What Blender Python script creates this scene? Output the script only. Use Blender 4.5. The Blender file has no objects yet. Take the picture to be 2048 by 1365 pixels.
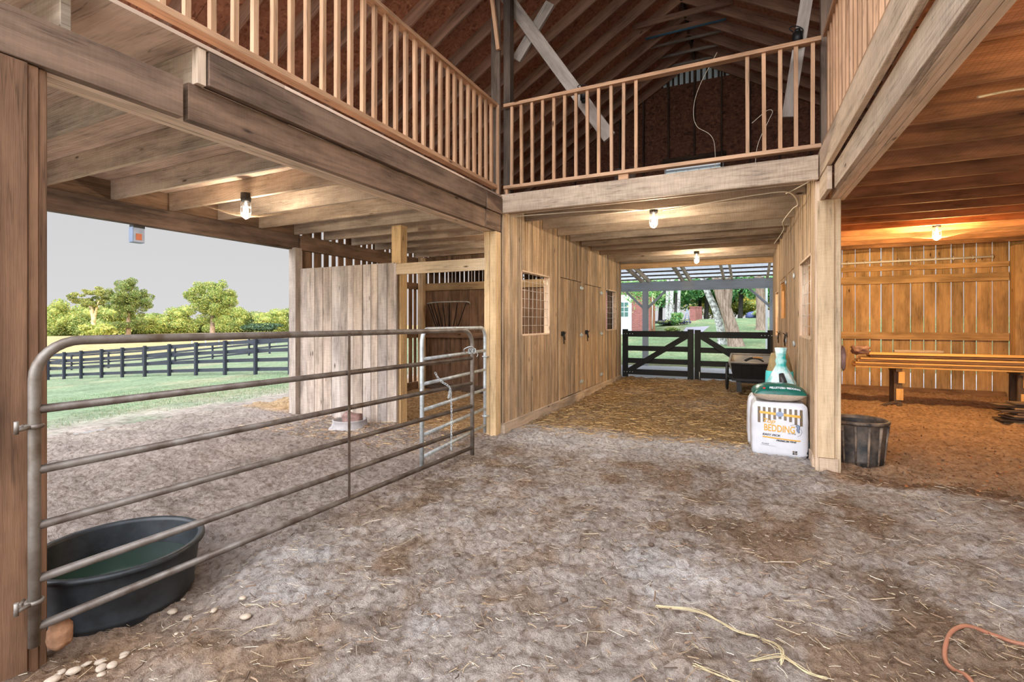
import bpy, bmesh, math, random
import numpy as np
from mathutils import Vector, Matrix, noise
random.seed(7); rng = np.random.default_rng(7)
R = math.radians
scene = bpy.context.scene
COL = scene.collection

# ------------------------------------------------------------------ camera
FPX = 985.0
cd = bpy.data.cameras.new('camera'); cam = bpy.data.objects.new('camera', cd); COL.objects.link(cam)
cd.sensor_fit = 'HORIZONTAL'; cd.sensor_width = 36.0; cd.lens = 36.0*FPX/2048
cd.shift_y = -(682.5-645)/2048; cd.clip_start = 0.05; cd.clip_end = 1500
cam.location = (0, 0, 1.5)
cam.rotation_euler = (R(90), 0, math.atan(476/FPX))
scene.camera = cam

# ------------------------------------------------------------------ world, sun, exposure
scene.view_settings.view_transform = 'Standard'
scene.view_settings.look = 'None'
scene.view_settings.gamma = 1.0
scene.view_settings.use_curve_mapping = False
scene.view_settings.exposure = 0.0
SKY_HIGH, SKY_SOUTH = 11.5, 1.2
W = bpy.data.worlds.new('sky'); scene.world = W; W.use_nodes = True
wn = W.node_tree.nodes; wl = W.node_tree.links; wn.clear()
wo = wn.new('ShaderNodeOutputWorld'); wb = wn.new('ShaderNodeBackground')
wg = wn.new('ShaderNodeTexCoord'); wx = wn.new('ShaderNodeSeparateXYZ')
wl.new(wg.outputs['Generated'], wx.inputs[0])
# pale even evening sky: greyer overhead, warm white at the horizon, brightest towards the open south side
r1 = wn.new('ShaderNodeValToRGB'); wl.new(wx.outputs['Z'], r1.inputs[0])
r1.color_ramp.elements[0].position = 0.0; r1.color_ramp.elements[0].color = (0.72, 0.71, 0.72, 1)
r1.color_ramp.elements[1].position = 0.6; r1.color_ramp.elements[1].color = (0.52, 0.56, 0.62, 1)
e_ = r1.color_ramp.elements.new(0.16); e_.color = (0.66, 0.66, 0.67, 1)
dp = wn.new('ShaderNodeVectorMath'); dp.operation = 'DOT_PRODUCT'; dp.inputs[1].default_value = (0, -.45, .893); wl.new(wg.outputs['Generated'], dp.inputs[0])
m1 = wn.new('ShaderNodeMapRange'); wl.new(dp.outputs['Value'], m1.inputs['Value']); m1.interpolation_type = 'SMOOTHSTEP'
m1.inputs['From Min'].default_value = 0.30; m1.inputs['From Max'].default_value = 0.85
m1.inputs['To Min'].default_value = 1.0; m1.inputs['To Max'].default_value = SKY_HIGH
m2 = wn.new('ShaderNodeMapRange'); wl.new(wx.outputs['Y'], m2.inputs['Value']); m2.interpolation_type = 'SMOOTHSTEP'
m2.inputs['From Min'].default_value = 0.05; m2.inputs['From Max'].default_value = -0.7
m2.inputs['To Min'].default_value = 0.0; m2.inputs['To Max'].default_value = SKY_SOUTH
m3 = wn.new('ShaderNodeMath'); m3.operation = 'ADD'; wl.new(m1.outputs[0], m3.inputs[0]); wl.new(m2.outputs[0], m3.inputs[1])
wl.new(r1.outputs[0], wb.inputs[0]); wl.new(m3.outputs[0], wb.inputs[1]); wl.new(wb.outputs[0], wo.inputs[0])
sd = bpy.data.lights.new('sun', 'SUN'); sun = bpy.data.objects.new('sun', sd); COL.objects.link(sun)
sd.energy = 5.0; sd.color = (1.0, 0.80, 0.50); sd.angle = R(1.0)
sdir = Vector((-math.cos(R(11))*math.cos(R(16)), math.cos(R(11))*math.sin(R(16)), -math.sin(R(11))))
sun.rotation_euler = sdir.to_track_quat('-Z', 'Y').to_euler(); sun.location = (30, -8, 20)
try:
    scene.cycles.max_bounces = 10; scene.cycles.diffuse_bounces = 5; scene.cycles.transparent_max_bounces = 16
    scene.cycles.use_denoising = True; scene.cycles.sample_clamp_indirect = 6.0
except Exception: pass

# ------------------------------------------------------------------ tagging helpers
def tag(o, label=None, cat=None, group=None, kind=None):
    if label: o['label'] = label
    if cat: o['category'] = cat
    if group: o['group'] = group
    if kind: o['kind'] = kind
    return o
def empty(name, loc=(0, 0, 0), rz=0.0):
    o = bpy.data.objects.new(name, None); COL.objects.link(o)
    o.location = loc; o.rotation_euler = (0, 0, rz); o.empty_display_size = 0.1
    return o
def kids(o): return [c for c in bpy.data.objects if c.parent == o]
def copy_tree(o, parent=None):
    c = o.copy(); COL.objects.link(c); c.parent = parent
    for ch in kids(o): copy_tree(ch, c)
    return c
PIV = Vector((0.62, 5.88, 0)); SW = 0.02
def swing(o):                       # the aisle's right-hand side runs slightly out of square
    M = Matrix.Translation(PIV) @ Matrix.Rotation(SW, 4, 'Z') @ Matrix.Translation(-PIV)
    L = M @ Matrix.Translation(o.location) @ Matrix.Rotation(o.rotation_euler[2], 4, 'Z')
    o.location = L.to_translation(); o.rotation_euler[2] += SW
    return o

# ------------------------------------------------------------------ mesh builder with uv in metres and a per-board tint
def rt(v=.1, h=.03):
    b = 1+random.uniform(-v, v); w = random.uniform(-h, h)
    return (b*(1+w), b, b*(1-w*1.3))
class MB:
    def __init__(s): s.v = []; s.f = []; s.uv = []; s.t = []; s.sm = []
    def quad(s, pts, uvs=None, tint=(1, 1, 1), smooth=False):
        i = len(s.v); s.v += [tuple(p) for p in pts]; n = len(pts)
        s.f.append(tuple(range(i, i+n)))
        s.uv += uvs if uvs else [(p[0], p[1]) for p in pts]
        s.t += [tint]*n; s.sm.append(smooth)
    def board(s, p0, p1, w, h, up=(0, 0, 1), tint=None, jit=0.0, ends=True):
        """straight timber from p0 to p1; w across, h along up"""
        p0 = Vector(p0); p1 = Vector(p1); a = (p1-p0); L = a.length; a.normalize()
        up = Vector(up); side = a.cross(up)
        if side.length < 1e-5: up = Vector((0, 1, 0)); side = a.cross(up)
        side.normalize(); up = side.cross(a).normalized()
        tint = tint or rt()
        ou, ov = random.uniform(0, 60), random.uniform(0, 60)
        c = []
        for p in (p0, p1):
            for (x, y) in ((-1, -1), (1, -1), (1, 1), (-1, 1)):
                q = p+side*(x*w/2)+up*(y*h/2)
                if jit: q = q+Vector([random.uniform(-jit, jit) for _ in range(3)])
                c.append(q)
        i = len(s.v); s.v += [tuple(q) for q in c]
        per = [0, w, w+h, 2*w+h, 2*w+2*h]
        for k in range(4):
            k2 = (k+1) % 4
            s.f.append((i+k, i+k2, i+4+k2, i+4+k))
            s.uv += [(ou, ov+per[k]), (ou, ov+per[k+1]), (ou+L, ov+per[k+1]), (ou+L, ov+per[k])]
            s.t += [tint]*4; s.sm.append(False)
        for idx in ((3, 2, 1, 0), (4, 5, 6, 7)):
            s.f.append(tuple(i+j for j in idx)); q = [c[j] for j in idx]
            s.uv += [(ou+7+.1*((x+1)*w/2), ov+9+(y*h/2)) for (x, y) in ((-1, -1), (1, -1), (1, 1), (-1, 1))]
            s.t += [tint]*4; s.sm.append(False)
    def box(s, lo, hi, axis=None, tint=None):
        lo = Vector(lo); hi = Vector(hi); d = hi-lo
        ax = axis if axis is not None else max(range(3), key=lambda k: d[k])
        c = (lo+hi)/2; p0 = c.copy(); p1 = c.copy(); p0[ax] = lo[ax]; p1[ax] = hi[ax]
        if ax == 2: s.board(p0, p1, d[0], d[1], (0, 1, 0), tint)
        elif ax == 0: s.board(p0, p1, d[1], d[2], (0, 0, 1), tint)
        else: s.board(p0, p1, d[0], d[2], (0, 0, 1), tint)
    def tube(s, pts, r, n=10, closed=False, tint=(1, 1, 1), caps=True):
        pts = [Vector(p) for p in pts]; N = len(pts); rr = r if isinstance(r, (list, tuple)) else [r]*N
        i0 = len(s.v); prev = None; dist = 0
        ou = random.uniform(0, 30); us = []
        for k, p in enumerate(pts):
            if closed: t = pts[(k+1) % N]-pts[k-1]
            else: t = pts[min(k+1, N-1)]-pts[max(k-1, 0)]
            if t.length < 1e-9: t = Vector((0, 0, 1))
            t.normalize()
            if prev is None:
                a = Vector((0, 0, 1)) if abs(t.z) < .9 else Vector((1, 0, 0))
                n1 = t.cross(a).normalized()
            else:
                n1 = (prev-t*prev.dot(t))
                n1 = n1.normalized() if n1.length > 1e-6 else t.orthogonal().normalized()
            prev = n1; n2 = t.cross(n1)
            for j in range(n):
                an = 2*math.pi*j/n
                s.v.append(tuple(p+(n1*math.cos(an)+n2*math.sin(an))*rr[k]))
            if k: dist += (pts[k]-pts[k-1]).length
            us.append(ou+dist)
        M = N if closed else N-1
        for k in range(M):
            k2 = (k+1) % N
            for j in range(n):
                j2 = (j+1) % n
                s.f.append((i0+k*n+j, i0+k*n+j2, i0+k2*n+j2, i0+k2*n+j))
                ua, ub = us[k], us[k2] if k2 else us[k]+.05
                c = 2*math.pi*rr[k]
                s.uv += [(ua, c*j/n), (ua, c*(j+1)/n), (ub, c*(j+1)/n), (ub, c*j/n)]
                s.t += [tint]*4; s.sm.append(True)
        if caps and not closed:
            for base, fl in ((i0, True), (i0+(N-1)*n, False)):
                idx = list(range(base, base+n)); idx = idx[::-1] if fl else idx
                s.f.append(tuple(idx)); s.uv += [(0, 0)]*n; s.t += [tint]*n; s.sm.append(False)
    def lathe(s, prof, c=(0, 0, 0), n=40, sx=1, sy=1, tint=(1, 1, 1), mod=None, caps=True):
        i0 = len(s.v); N = len(prof)
        for k, (r, z) in enumerate(prof):
            for j in range(n):
                a = 2*math.pi*j/n; q = r*(mod(a, z, k) if mod else 1)
                s.v.append((c[0]+q*sx*math.cos(a), c[1]+q*sy*math.sin(a), c[2]+z))
        for k in range(N-1):
            for j in range(n):
                j2 = (j+1) % n
                s.f.append((i0+k*n+j, i0+k*n+j2, i0+(k+1)*n+j2, i0+(k+1)*n+j))
                s.uv += [(j/n*3, prof[k][1]), ((j+1)/n*3, prof[k][1]), ((j+1)/n*3, prof[k+1][1]), (j/n*3, prof[k+1][1])]
                s.t += [tint]*4; s.sm.append(True)
        if caps:
            for base, fl in ((i0, True), (i0+(N-1)*n, False)):
                idx = list(range(base, base+n)); idx = idx[::-1] if fl else idx
                s.f.append(tuple(idx)); s.uv += [(0, 0)]*n; s.t += [tint]*n; s.sm.append(False)
    def shift(s, d):
        s.v = [(v[0]+d[0], v[1]+d[1], v[2]+d[2]) for v in s.v]; return s
    def build(s, name, mat, parent=None, bevel=0.0, loc=None):
        m = bpy.data.meshes.new(name); m.from_pydata(s.v, [], s.f)
        uvl = m.uv_layers.new(name='UVMap'); uvl.data.foreach_set('uv', np.array(s.uv, dtype=np.float32).ravel())
        at = m.color_attributes.new('tint', 'FLOAT_COLOR', 'CORNER')
        t = np.ones((len(s.t), 4), dtype=np.float32); t[:, :3] = np.array(s.t)
        at.data.foreach_set('color', t.ravel())
        m.polygons.foreach_set('use_smooth', s.sm)
        m.materials.append(mat); m.update()
        o = bpy.data.objects.new(name, m); COL.objects.link(o)
        if loc is not None: o.location = loc
        if parent: o.parent = parent
        if bevel:
            b = o.modifiers.new('bevel', 'BEVEL'); b.width = bevel; b.segments = 1; b.limit_method = 'ANGLE'
        return o
def bez(pts, n=8):
    """smooth curve through points"""
    P = [Vector(p) for p in pts]; out = []
    for i in range(len(P)-1):
        a = P[max(i-1, 0)]; b = P[i]; c = P[i+1]; d = P[min(i+2, len(P)-1)]
        for k in range(n):
            t = k/n
            out.append(0.5*((2*b)+(c-a)*t+(2*a-5*b+4*c-d)*t*t+(3*b-a-3*c+d)*t**3))
    out.append(P[-1]); return out

# ------------------------------------------------------------------ materials
MATS = {}
def newmat(name):
    m = bpy.data.materials.new(name); m.use_nodes = True; nt = m.node_tree; nt.nodes.clear()
    out = nt.nodes.new('ShaderNodeOutputMaterial'); b = nt.nodes.new('ShaderNodeBsdfPrincipled')
    nt.links.new(b.outputs[0], out.inputs[0]); MATS[name] = m
    return m, nt, b, out
def N(nt, t, **kw):
    n = nt.nodes.new(t)
    for k, v in kw.items():
        if k.startswith('i_'):
            key = k[2:].replace('_', ' ')
            n.inputs[int(key) if key.isdigit() else key].default_value = v
        else: setattr(n, k, v)
    return n
def srgb(r, g, b):
    f = lambda c: (c/255/12.92) if c/255 <= .04045 else ((c/255+.055)/1.055)**2.4
    return (f(r), f(g), f(b), 1)
def mixc(nt, a, b, fac, mode='MIX'):
    n = nt.nodes.new('ShaderNodeMix'); n.data_type = 'RGBA'; n.blend_type = mode
    for i, x in ((0, fac), (6, a), (7, b)):
        if hasattr(x, 'links') or isinstance(x, bpy.types.NodeSocket): nt.links.new(x, n.inputs[i])
        else: n.inputs[i].default_value = x
    return n.outputs[2]
def ramp(nt, src, stops):
    n = nt.nodes.new('ShaderNodeValToRGB'); e = n.color_ramp.elements
    e[0].position, e[0].color = stops[0]; e[1].position, e[1].color = stops[-1]
    for p, c in stops[1:-1]:
        x = e.new(p); x.color = c
    nt.links.new(src, n.inputs[0]); return n.outputs[0]
def g(v): return (v, v, v, 1)
def wood(name, light, dark, rough=.8, knots=.5, saw=0.0, dirt=0.25, grain=1.0, bump=.25):
    m, nt, b, out = newmat(name); L = nt.links
    uv = N(nt, 'ShaderNodeUVMap'); uv.uv_map = 'UVMap'
    def mp(sx, sy):
        q = N(nt, 'ShaderNodeMapping'); q.inputs['Scale'].default_value = (sx, sy, 1); L.new(uv.outputs[0], q.inputs[0]); return q.outputs[0]
    n1 = N(nt, 'ShaderNodeTexNoise', i_Scale=1.0, i_Detail=6.0, i_Roughness=.62, i_Distortion=.6); L.new(mp(.9, 14), n1.inputs['Vector'])
    n2 = N(nt, 'ShaderNodeTexNoise', i_Scale=1.0, i_Detail=4.0, i_Roughness=.7, i_Distortion=.2); L.new(mp(5, 190), n2.inputs['Vector'])
    n3 = N(nt, 'ShaderNodeTexNoise', i_Scale=1.0, i_Detail=4.0, i_Roughness=.6); L.new(mp(1.3, 4), n3.inputs['Vector'])
    dk_ = tuple(light[i]*.35+dark[i]*.65 for i in range(3))+(1,)
    c1 = ramp(nt, n1.outputs[0], [(.28, dk_), (.56, light)])
    c2 = ramp(nt, n2.outputs[0], [(.3, g(1-.22*grain)), (.6, g(1.05))])
    c = mixc(nt, c1, c2, .8, 'MULTIPLY')
    c3 = ramp(nt, n3.outputs[0], [(.32, g(1-dirt*1.6)), (.6, g(1.05))])
    c = mixc(nt, c, c3, 1.0, 'MULTIPLY')
    if knots:
        kv = N(nt, 'ShaderNodeTexVoronoi', i_Scale=1.0); L.new(mp(1.6, 5.5), kv.inputs['Vector'])
        kr = ramp(nt, kv.outputs['Distance'], [(.035, g(1)), (.09, g(0))])
        c = mixc(nt, c, (dark[0]*.25, dark[1]*.22, dark[2]*.2, 1), kr)
    if saw:
        sw_ = N(nt, 'ShaderNodeTexNoise', i_Scale=1.0, i_Detail=2.0, i_Roughness=.5); q_ = N(nt, 'ShaderNodeMapping'); q_.inputs['Rotation'].default_value = (0, 0, .5); q_.inputs['Scale'].default_value = (70, 7, 1); L.new(uv.outputs[0], q_.inputs[0]); L.new(q_.outputs[0], sw_.inputs['Vector'])
        cs = ramp(nt, sw_.outputs[0], [(.38, g(1-saw)), (.58, g(1.0))])
        c = mixc(nt, c, cs, 1.0, 'MULTIPLY')
    n4 = N(nt, 'ShaderNodeTexNoise', i_Scale=1.0, i_Detail=3.0, i_Roughness=.55); L.new(mp(.55, 17), n4.inputs['Vector'])
    c4 = ramp(nt, n4.outputs[0], [(.482, g(1)), (.497, g(.42)), (.503, g(.42)), (.516, g(1))])
    m4 = ramp(nt, n3.outputs[0], [(.42, g(.75)), (.56, g(.1))])
    c = mixc(nt, c, mixc(nt, g(1), c4, m4), 1.0, 'MULTIPLY')
    at = N(nt, 'ShaderNodeAttribute', attribute_name='tint')
    c = mixc(nt, c, at.outputs['Color'], 1.0, 'MULTIPLY')
    L.new(c, b.inputs['Base Color']); b.inputs['Roughness'].default_value = rough
    b.inputs['Specular IOR Level'].default_value = .25
    bm = N(nt, 'ShaderNodeBump', i_Strength=bump, i_Distance=.004)
    ad = N(nt, 'ShaderNodeMath', operation='ADD'); L.new(n2.outputs[0], ad.inputs[0]); L.new(n1.outputs[0], ad.inputs[1])
    L.new(ad.outputs[0], bm.inputs['Height']); L.new(bm.outputs[0], b.inputs['Normal'])
    return m
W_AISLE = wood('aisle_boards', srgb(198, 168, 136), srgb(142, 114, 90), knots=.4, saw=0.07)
W_STALL = wood('grey_barn_boards', srgb(198, 182, 170), srgb(146, 130, 120), knots=.4, saw=0.11)
W_BEAM = wood('brown_beam_wood', srgb(146, 118, 98), srgb(92, 70, 58), saw=0.06, dirt=.35)
W_HEAD = wood('pale_beam_wood', srgb(212, 188, 164), srgb(168, 142, 120), saw=0.13, dirt=.2)
W_SOFF = wood('pale_soffit_wood', srgb(232, 204, 176), srgb(196, 164, 136), dirt=.15)
W_JOIST = wood('joist_wood', srgb(204, 182, 160), srgb(150, 128, 108), saw=0.09, dirt=.25)
W_PLY = wood('plywood', srgb(228, 200, 178), srgb(190, 156, 132), knots=0, dirt=.25, grain=.6)
W_BAL = wood('baluster_wood', srgb(200, 158, 124), srgb(158, 118, 86), dirt=.15, knots=.5)
W_RAFT = wood('rafter_wood', srgb(168, 132, 112), srgb(118, 88, 72), dirt=.2)
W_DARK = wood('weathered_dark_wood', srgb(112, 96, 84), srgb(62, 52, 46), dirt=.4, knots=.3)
W_GREY = wood('grey_plank_wood', srgb(170, 160, 152), srgb(122, 112, 106), dirt=.25)
W_WARM = wood('warm_room_boards', srgb(196, 164, 124), srgb(146, 114, 82), dirt=.25, knots=.7)
W_CEIL = wood('reddish_ceiling_wood', srgb(196, 142, 104), srgb(128, 86, 62), dirt=.35, knots=.6)
W_LUMB = wood('new_lumber', srgb(230, 186, 124), srgb(196, 146, 90), dirt=.1, knots=.2)
W_POST = wood('post_wood', srgb(226, 198, 162), srgb(184, 152, 116), saw=0.07, dirt=.15)
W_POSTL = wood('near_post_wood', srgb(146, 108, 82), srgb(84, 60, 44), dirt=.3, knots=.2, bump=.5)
W_EXT = wood('outer_wall_wood', srgb(150, 118, 94), srgb(96, 72, 56), dirt=.35)
W_GATE = wood('black_painted_wood', srgb(38, 41, 43), srgb(26, 28, 30), dirt=.1, knots=0, grain=.3, rough=.75)
W_FENCE = wood('black_fence_wood', srgb(52, 54, 62), srgb(34, 36, 42), dirt=.1, knots=0, grain=.3, rough=.6)
W_PAINT = wood('grey_painted_wood', srgb(164, 172, 182), srgb(146, 154, 164), dirt=.08, knots=0, grain=.15, rough=.55)

def simple(name, col, rough=.6, metal=0.0, noise_=0.0, nscale=20.0, bump=0.0, spec=.5, dark=None, coat=0.0):
    m, nt, b, out = newmat(name); L = nt.links
    b.inputs['Roughness'].default_value = rough; b.inputs['Metallic'].default_value = metal
    b.inputs['Specular IOR Level'].default_value = spec; b.inputs['Coat Weight'].default_value = coat
    tc = N(nt, 'ShaderNodeTexCoord'); nz = N(nt, 'ShaderNodeTexNoise', i_Scale=nscale, i_Detail=5.0, i_Roughness=.6)
    L.new(tc.outputs['Object'], nz.inputs['Vector'])
    d = dark or (col[0]*(1-noise_), col[1]*(1-noise_), col[2]*(1-noise_), 1)
    c = ramp(nt, nz.outputs[0], [(.35, d), (.62, col)])
    at = N(nt, 'ShaderNodeAttribute', attribute_name='tint'); c = mixc(nt, c, at.outputs['Color'], 1.0, 'MULTIPLY')
    L.new(c, b.inputs['Base Color'])
    if bump:
        bm = N(nt, 'ShaderNodeBump', i_Strength=bump, i_Distance=.01); L.new(nz.outputs[0], bm.inputs['Height']); L.new(bm.outputs[0], b.inputs['Normal'])
    return m
M_GALV = simple('galvanised_steel', srgb(208, 216, 220), .45, .45, .15, 14, .05, dark=srgb(168, 172, 172))
M_GALVO = simple('old_galvanised_steel', srgb(138, 130, 122), .5, .45, .3, 7, .1, dark=srgb(98, 82, 68))
M_GALVR = simple('darkened_gate_rail_steel', srgb(118, 108, 100), .5, .4, .3, 7, .1, dark=srgb(76, 60, 50))  # steel colour darkened to stand in for dim reflections on the gate rails
M_IRON = simple('black_iron', srgb(40, 38, 38), .5, .6, .3, 30)
M_RUBBER = simple('black_rubber', srgb(44, 48, 52), .45, 0, .4, 9, .1, dark=srgb(24, 26, 28))
M_RUBD = simple('mud_smeared_rubber', srgb(150, 128, 108), .6, 0, .6, 6, .2, dark=srgb(30, 32, 36))
M_BUCK = simple('mud_splashed_rubber', srgb(24, 28, 32), .5, 0, .4, 7, .15, dark=srgb(96, 84, 74))
M_WHITEP = simple('white_plastic', srgb(216, 216, 222), .35, 0, .06, 12, .15)
M_GOLDP = simple('gold_print', srgb(224, 168, 60), .4, 0, .1, 30)
M_BROWNP = simple('brown_print', srgb(112, 94, 72), .4, 0, .2, 30)
M_BLACKP = simple('black_print', srgb(50, 48, 52), .4, 0, .1, 30)
M_GREENP = simple('dark_green_plastic', srgb(16, 96, 84), .3, 0, .35, 14, .2)
M_CLEAR = simple('clear_pellet_plastic', srgb(206, 186, 164), .3, 0, .25, 60, .3)
M_TEAL = simple('teal_white_plastic', srgb(226, 240, 240), .3, 0, .5, 7, .2, dark=srgb(40, 180, 178))
M_TANP = simple('tan_paper_sack', srgb(168, 146, 104), .6, 0, .3, 12, .2)
M_REDP = simple('red_print', srgb(214, 54, 60), .4)
M_STONE = simple('pebble_stone', srgb(176, 156, 136), .7, 0, .3, 25, .3)
M_ROCK = simple('orange_rock', srgb(176, 130, 98), .85, 0, .4, 22, .7)
M_SALT = simple('brown_salt_block', srgb(150, 116, 108), .6, 0, .45, 12, .4)
M_CLOD = simple('dark_clod', srgb(96, 76, 62), .9, 0, .4, 30, .4)
M_PAN = simple('dusty_rubber_pan', srgb(178, 172, 172), .6, 0, .3, 8, .2)
M_HOSE = simple('orange_brown_hose', srgb(158, 104, 80), .5, 0, .2, 20)
M_CABLE = simple('white_cable', srgb(216, 204, 180), .5)
M_CARTB = simple('cart_black_plastic', srgb(30, 31, 34), .6, 0, .3, 8)
M_CARTG = simple('cart_grey_tub', srgb(160, 154, 146), .5, 0, .25, 8)
M_HANDLE = simple('wooden_handle', srgb(204, 148, 84), .5, 0, .2, 20)
M_BOXM = simple('enamelled_box', srgb(130, 144, 172), .4, .2, .2, 12)
M_ORANGEL = simple('orange_lens', srgb(176, 84, 30), .3)
M_WHITE = simple('white_paint', srgb(226, 232, 240), .5, 0, .06)
M_LEAFD = simple('dry_leaves', srgb(168, 112, 70), .8, 0, .5, 30)
M_PURP = simple('purple_flowers', srgb(92, 78, 128), .8, 0, .5, 3, .3)
M_BLUE = simple('blue_fabric', srgb(74, 84, 130), .7, 0, .3, 2)
M_PATH = simple('grey_path', srgb(140, 136, 146), .9, 0, .15, 3)
M_COPPER = simple('copper_horseshoe', srgb(176, 116, 84), .5, .5, .2)

def mat_emit(name, col, st):
    m, nt, b, out = newmat(name); b.inputs['Base Color'].default_value = (1, 1, 1, 1)
    b.inputs['Emission Color'].default_value = col; b.inputs['Emission Strength'].default_value = st
    return m
M_BULB = mat_emit('bulb_cool', (1, .96, .9, 1), 9.0)
M_BULBW = mat_emit('bulb_warm', (1, .72, .3, 1), 12.0)
def mat_glass():
    m, nt, b, out = newmat('lamp_glass'); b.inputs['Base Color'].default_value = (1, 1, 1, 1)
    b.inputs['Transmission Weight'].default_value = 1; b.inputs['Roughness'].default_value = .05; b.inputs['IOR'].default_value = 1.1
    return m
M_GLASS = mat_glass()
def mat_pane(name, tint_):
    m, nt, b, out = newmat(name); b.inputs['Base Color'].default_value = tint_
    b.inputs['Transmission Weight'].default_value = 1.0; b.inputs['Roughness'].default_value = .0; b.inputs['IOR'].default_value = 1.05
    return m
M_PANE = mat_pane('window_pane', (.9, 1, .96, 1))
def mat_water():
    m, nt, b, out = newmat('green_water'); b.inputs['Base Color'].default_value = srgb(30, 46, 36); b.inputs['Roughness'].default_value = .08
    nz = N(nt, 'ShaderNodeTexNoise', i_Scale=12.0, i_Detail=3.0); bm = N(nt, 'ShaderNodeBump', i_Strength=.08); nt.links.new(nz.outputs[0], bm.inputs['Height']); nt.links.new(bm.outputs[0], b.inputs['Normal'])
    return m
M_WATER = mat_water()
def mat_osb(name, a, bcol, dk):
    m, nt, b, out = newmat(name); L = nt.links
    tc = N(nt, 'ShaderNodeTexCoord')
    nz = N(nt, 'ShaderNodeTexNoise', i_Scale=4.0, i_Detail=3.0); L.new(tc.outputs['Object'], nz.inputs['Vector'])
    mx = mixc(nt, tc.outputs['Object'], nz.outputs['Color'], .12)
    cs = []
    for k, (rot, sc) in enumerate((((0, 0, .5), (44, 13, 16)), ((.6, .3, 1.9), (16, 40, 30)))):
        mp = N(nt, 'ShaderNodeMapping'); mp.inputs['Rotation'].default_value = rot; mp.inputs['Scale'].default_value = sc; L.new(mx, mp.inputs[0])
        v = N(nt, 'ShaderNodeTexVoronoi', i_Scale=1.0, i_Randomness=1.0); L.new(mp.outputs[0], v.inputs['Vector'])
        s_ = N(nt, 'ShaderNodeSeparateColor'); L.new(v.outputs['Color'], s_.inputs[0]); cs.append(s_.outputs[0])
    c = mixc(nt, ramp(nt, cs[0], [(0, dk), (.08, bcol), (.85, bcol), (1, a)]), ramp(nt, cs[1], [(0, dk), (.12, bcol), (1, a)]), .5)
    at = N(nt, 'ShaderNodeAttribute', attribute_name='tint'); c = mixc(nt, c, at.outputs['Color'], 1.0, 'MULTIPLY')
    L.new(c, b.inputs['Base Color']); b.inputs['Roughness'].default_value = .8; b.inputs['Specular IOR Level'].default_value = .2
    return m
M_OSB = mat_osb('osb_sheathing', srgb(196, 144, 116), srgb(152, 104, 84), srgb(98, 62, 50))
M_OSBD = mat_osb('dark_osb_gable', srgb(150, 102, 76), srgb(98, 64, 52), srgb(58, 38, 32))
def mat_brick():
    m, nt, b, out = newmat('red_brick'); L = nt.links
    uv = N(nt, 'ShaderNodeUVMap'); uv.uv_map = 'UVMap'
    br = N(nt, 'ShaderNodeTexBrick', i_Scale=4.2, i_Color1=srgb(150, 88, 80), i_Color2=srgb(122, 68, 64), i_Mortar=srgb(156, 128, 122))
    br.inputs['Mortar Size'].default_value = .022; br.inputs['Row Height'].default_value = .28; br.inputs['Brick Width'].default_value = .8
    L.new(uv.outputs[0], br.inputs['Vector']); L.new(br.outputs[0], b.inputs['Base Color']); b.inputs['Roughness'].default_value = .85
    return m
M_BRICK = mat_brick()
def mat_ground(name, grass=False):
    m, nt, b, out = newmat(name); L = nt.links
    tc = N(nt, 'ShaderNodeTexCoord'); P = tc.outputs['Object']
    at = N(nt, 'ShaderNodeAttribute', attribute_name='tint')
    n1 = N(nt, 'ShaderNodeTexNoise', i_Scale=2.2 if not grass else .9, i_Detail=8.0, i_Roughness=.65); L.new(P, n1.inputs['Vector'])
    n2 = N(nt, 'ShaderNodeTexNoise', i_Scale=22.0 if not grass else 9.0, i_Detail=6.0, i_Roughness=.62, i_Distortion=.2); L.new(P, n2.inputs['Vector'])
    n3 = N(nt, 'ShaderNodeTexNoise', i_Scale=150.0 if not grass else 40.0, i_Detail=4.0, i_Roughness=.7); L.new(P, n3.inputs['Vector'])
    c = mixc(nt, at.outputs['Color'], ramp(nt, n1.outputs[0], [(.3, g(.74)), (.62, g(1.14))]), 1.0, 'MULTIPLY')
    c = mixc(nt, c, ramp(nt, n2.outputs[0], [(.36, (.50, .43, .37, 1)), (.5, (.95, .93, .91, 1)), (.62, (1.18, 1.16, 1.12, 1))]), .85, 'MULTIPLY')
    c = mixc(nt, c, ramp(nt, n3.outputs[0], [(.35, g(.66)), (.6, g(1.22))]), .7, 'MULTIPLY')
    L.new(c, b.inputs['Base Color']); b.inputs['Roughness'].default_value = .95; b.inputs['Specular IOR Level'].default_value = .1
    ad = N(nt, 'ShaderNodeMath', operation='ADD'); mu = N(nt, 'ShaderNodeMath', operation='MULTIPLY'); mu.inputs[1].default_value = .35
    L.new(n3.outputs[0], mu.inputs[0]); L.new(mu.outputs[0], ad.inputs[0]); L.new(n2.outputs[0], ad.inputs[1])
    bm = N(nt, 'ShaderNodeBump', i_Strength=1.0 if not grass else .6, i_Distance=.06 if not grass else .06); L.new(ad.outputs[0], bm.inputs['Height']); L.new(bm.outputs[0], b.inputs['Normal'])
    return m
M_FLOOR = mat_ground('bedding_and_dirt'); M_GRASS = mat_ground('grass', True)
def mat_straw():
    m, nt, b, out = newmat('straw'); at = N(nt, 'ShaderNodeAttribute', attribute_name='tint')
    nt.links.new(at.outputs['Color'], b.inputs['Base Color']); b.inputs['Roughness'].default_value = .7
    return m
M_STRAW = mat_straw()
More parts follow.
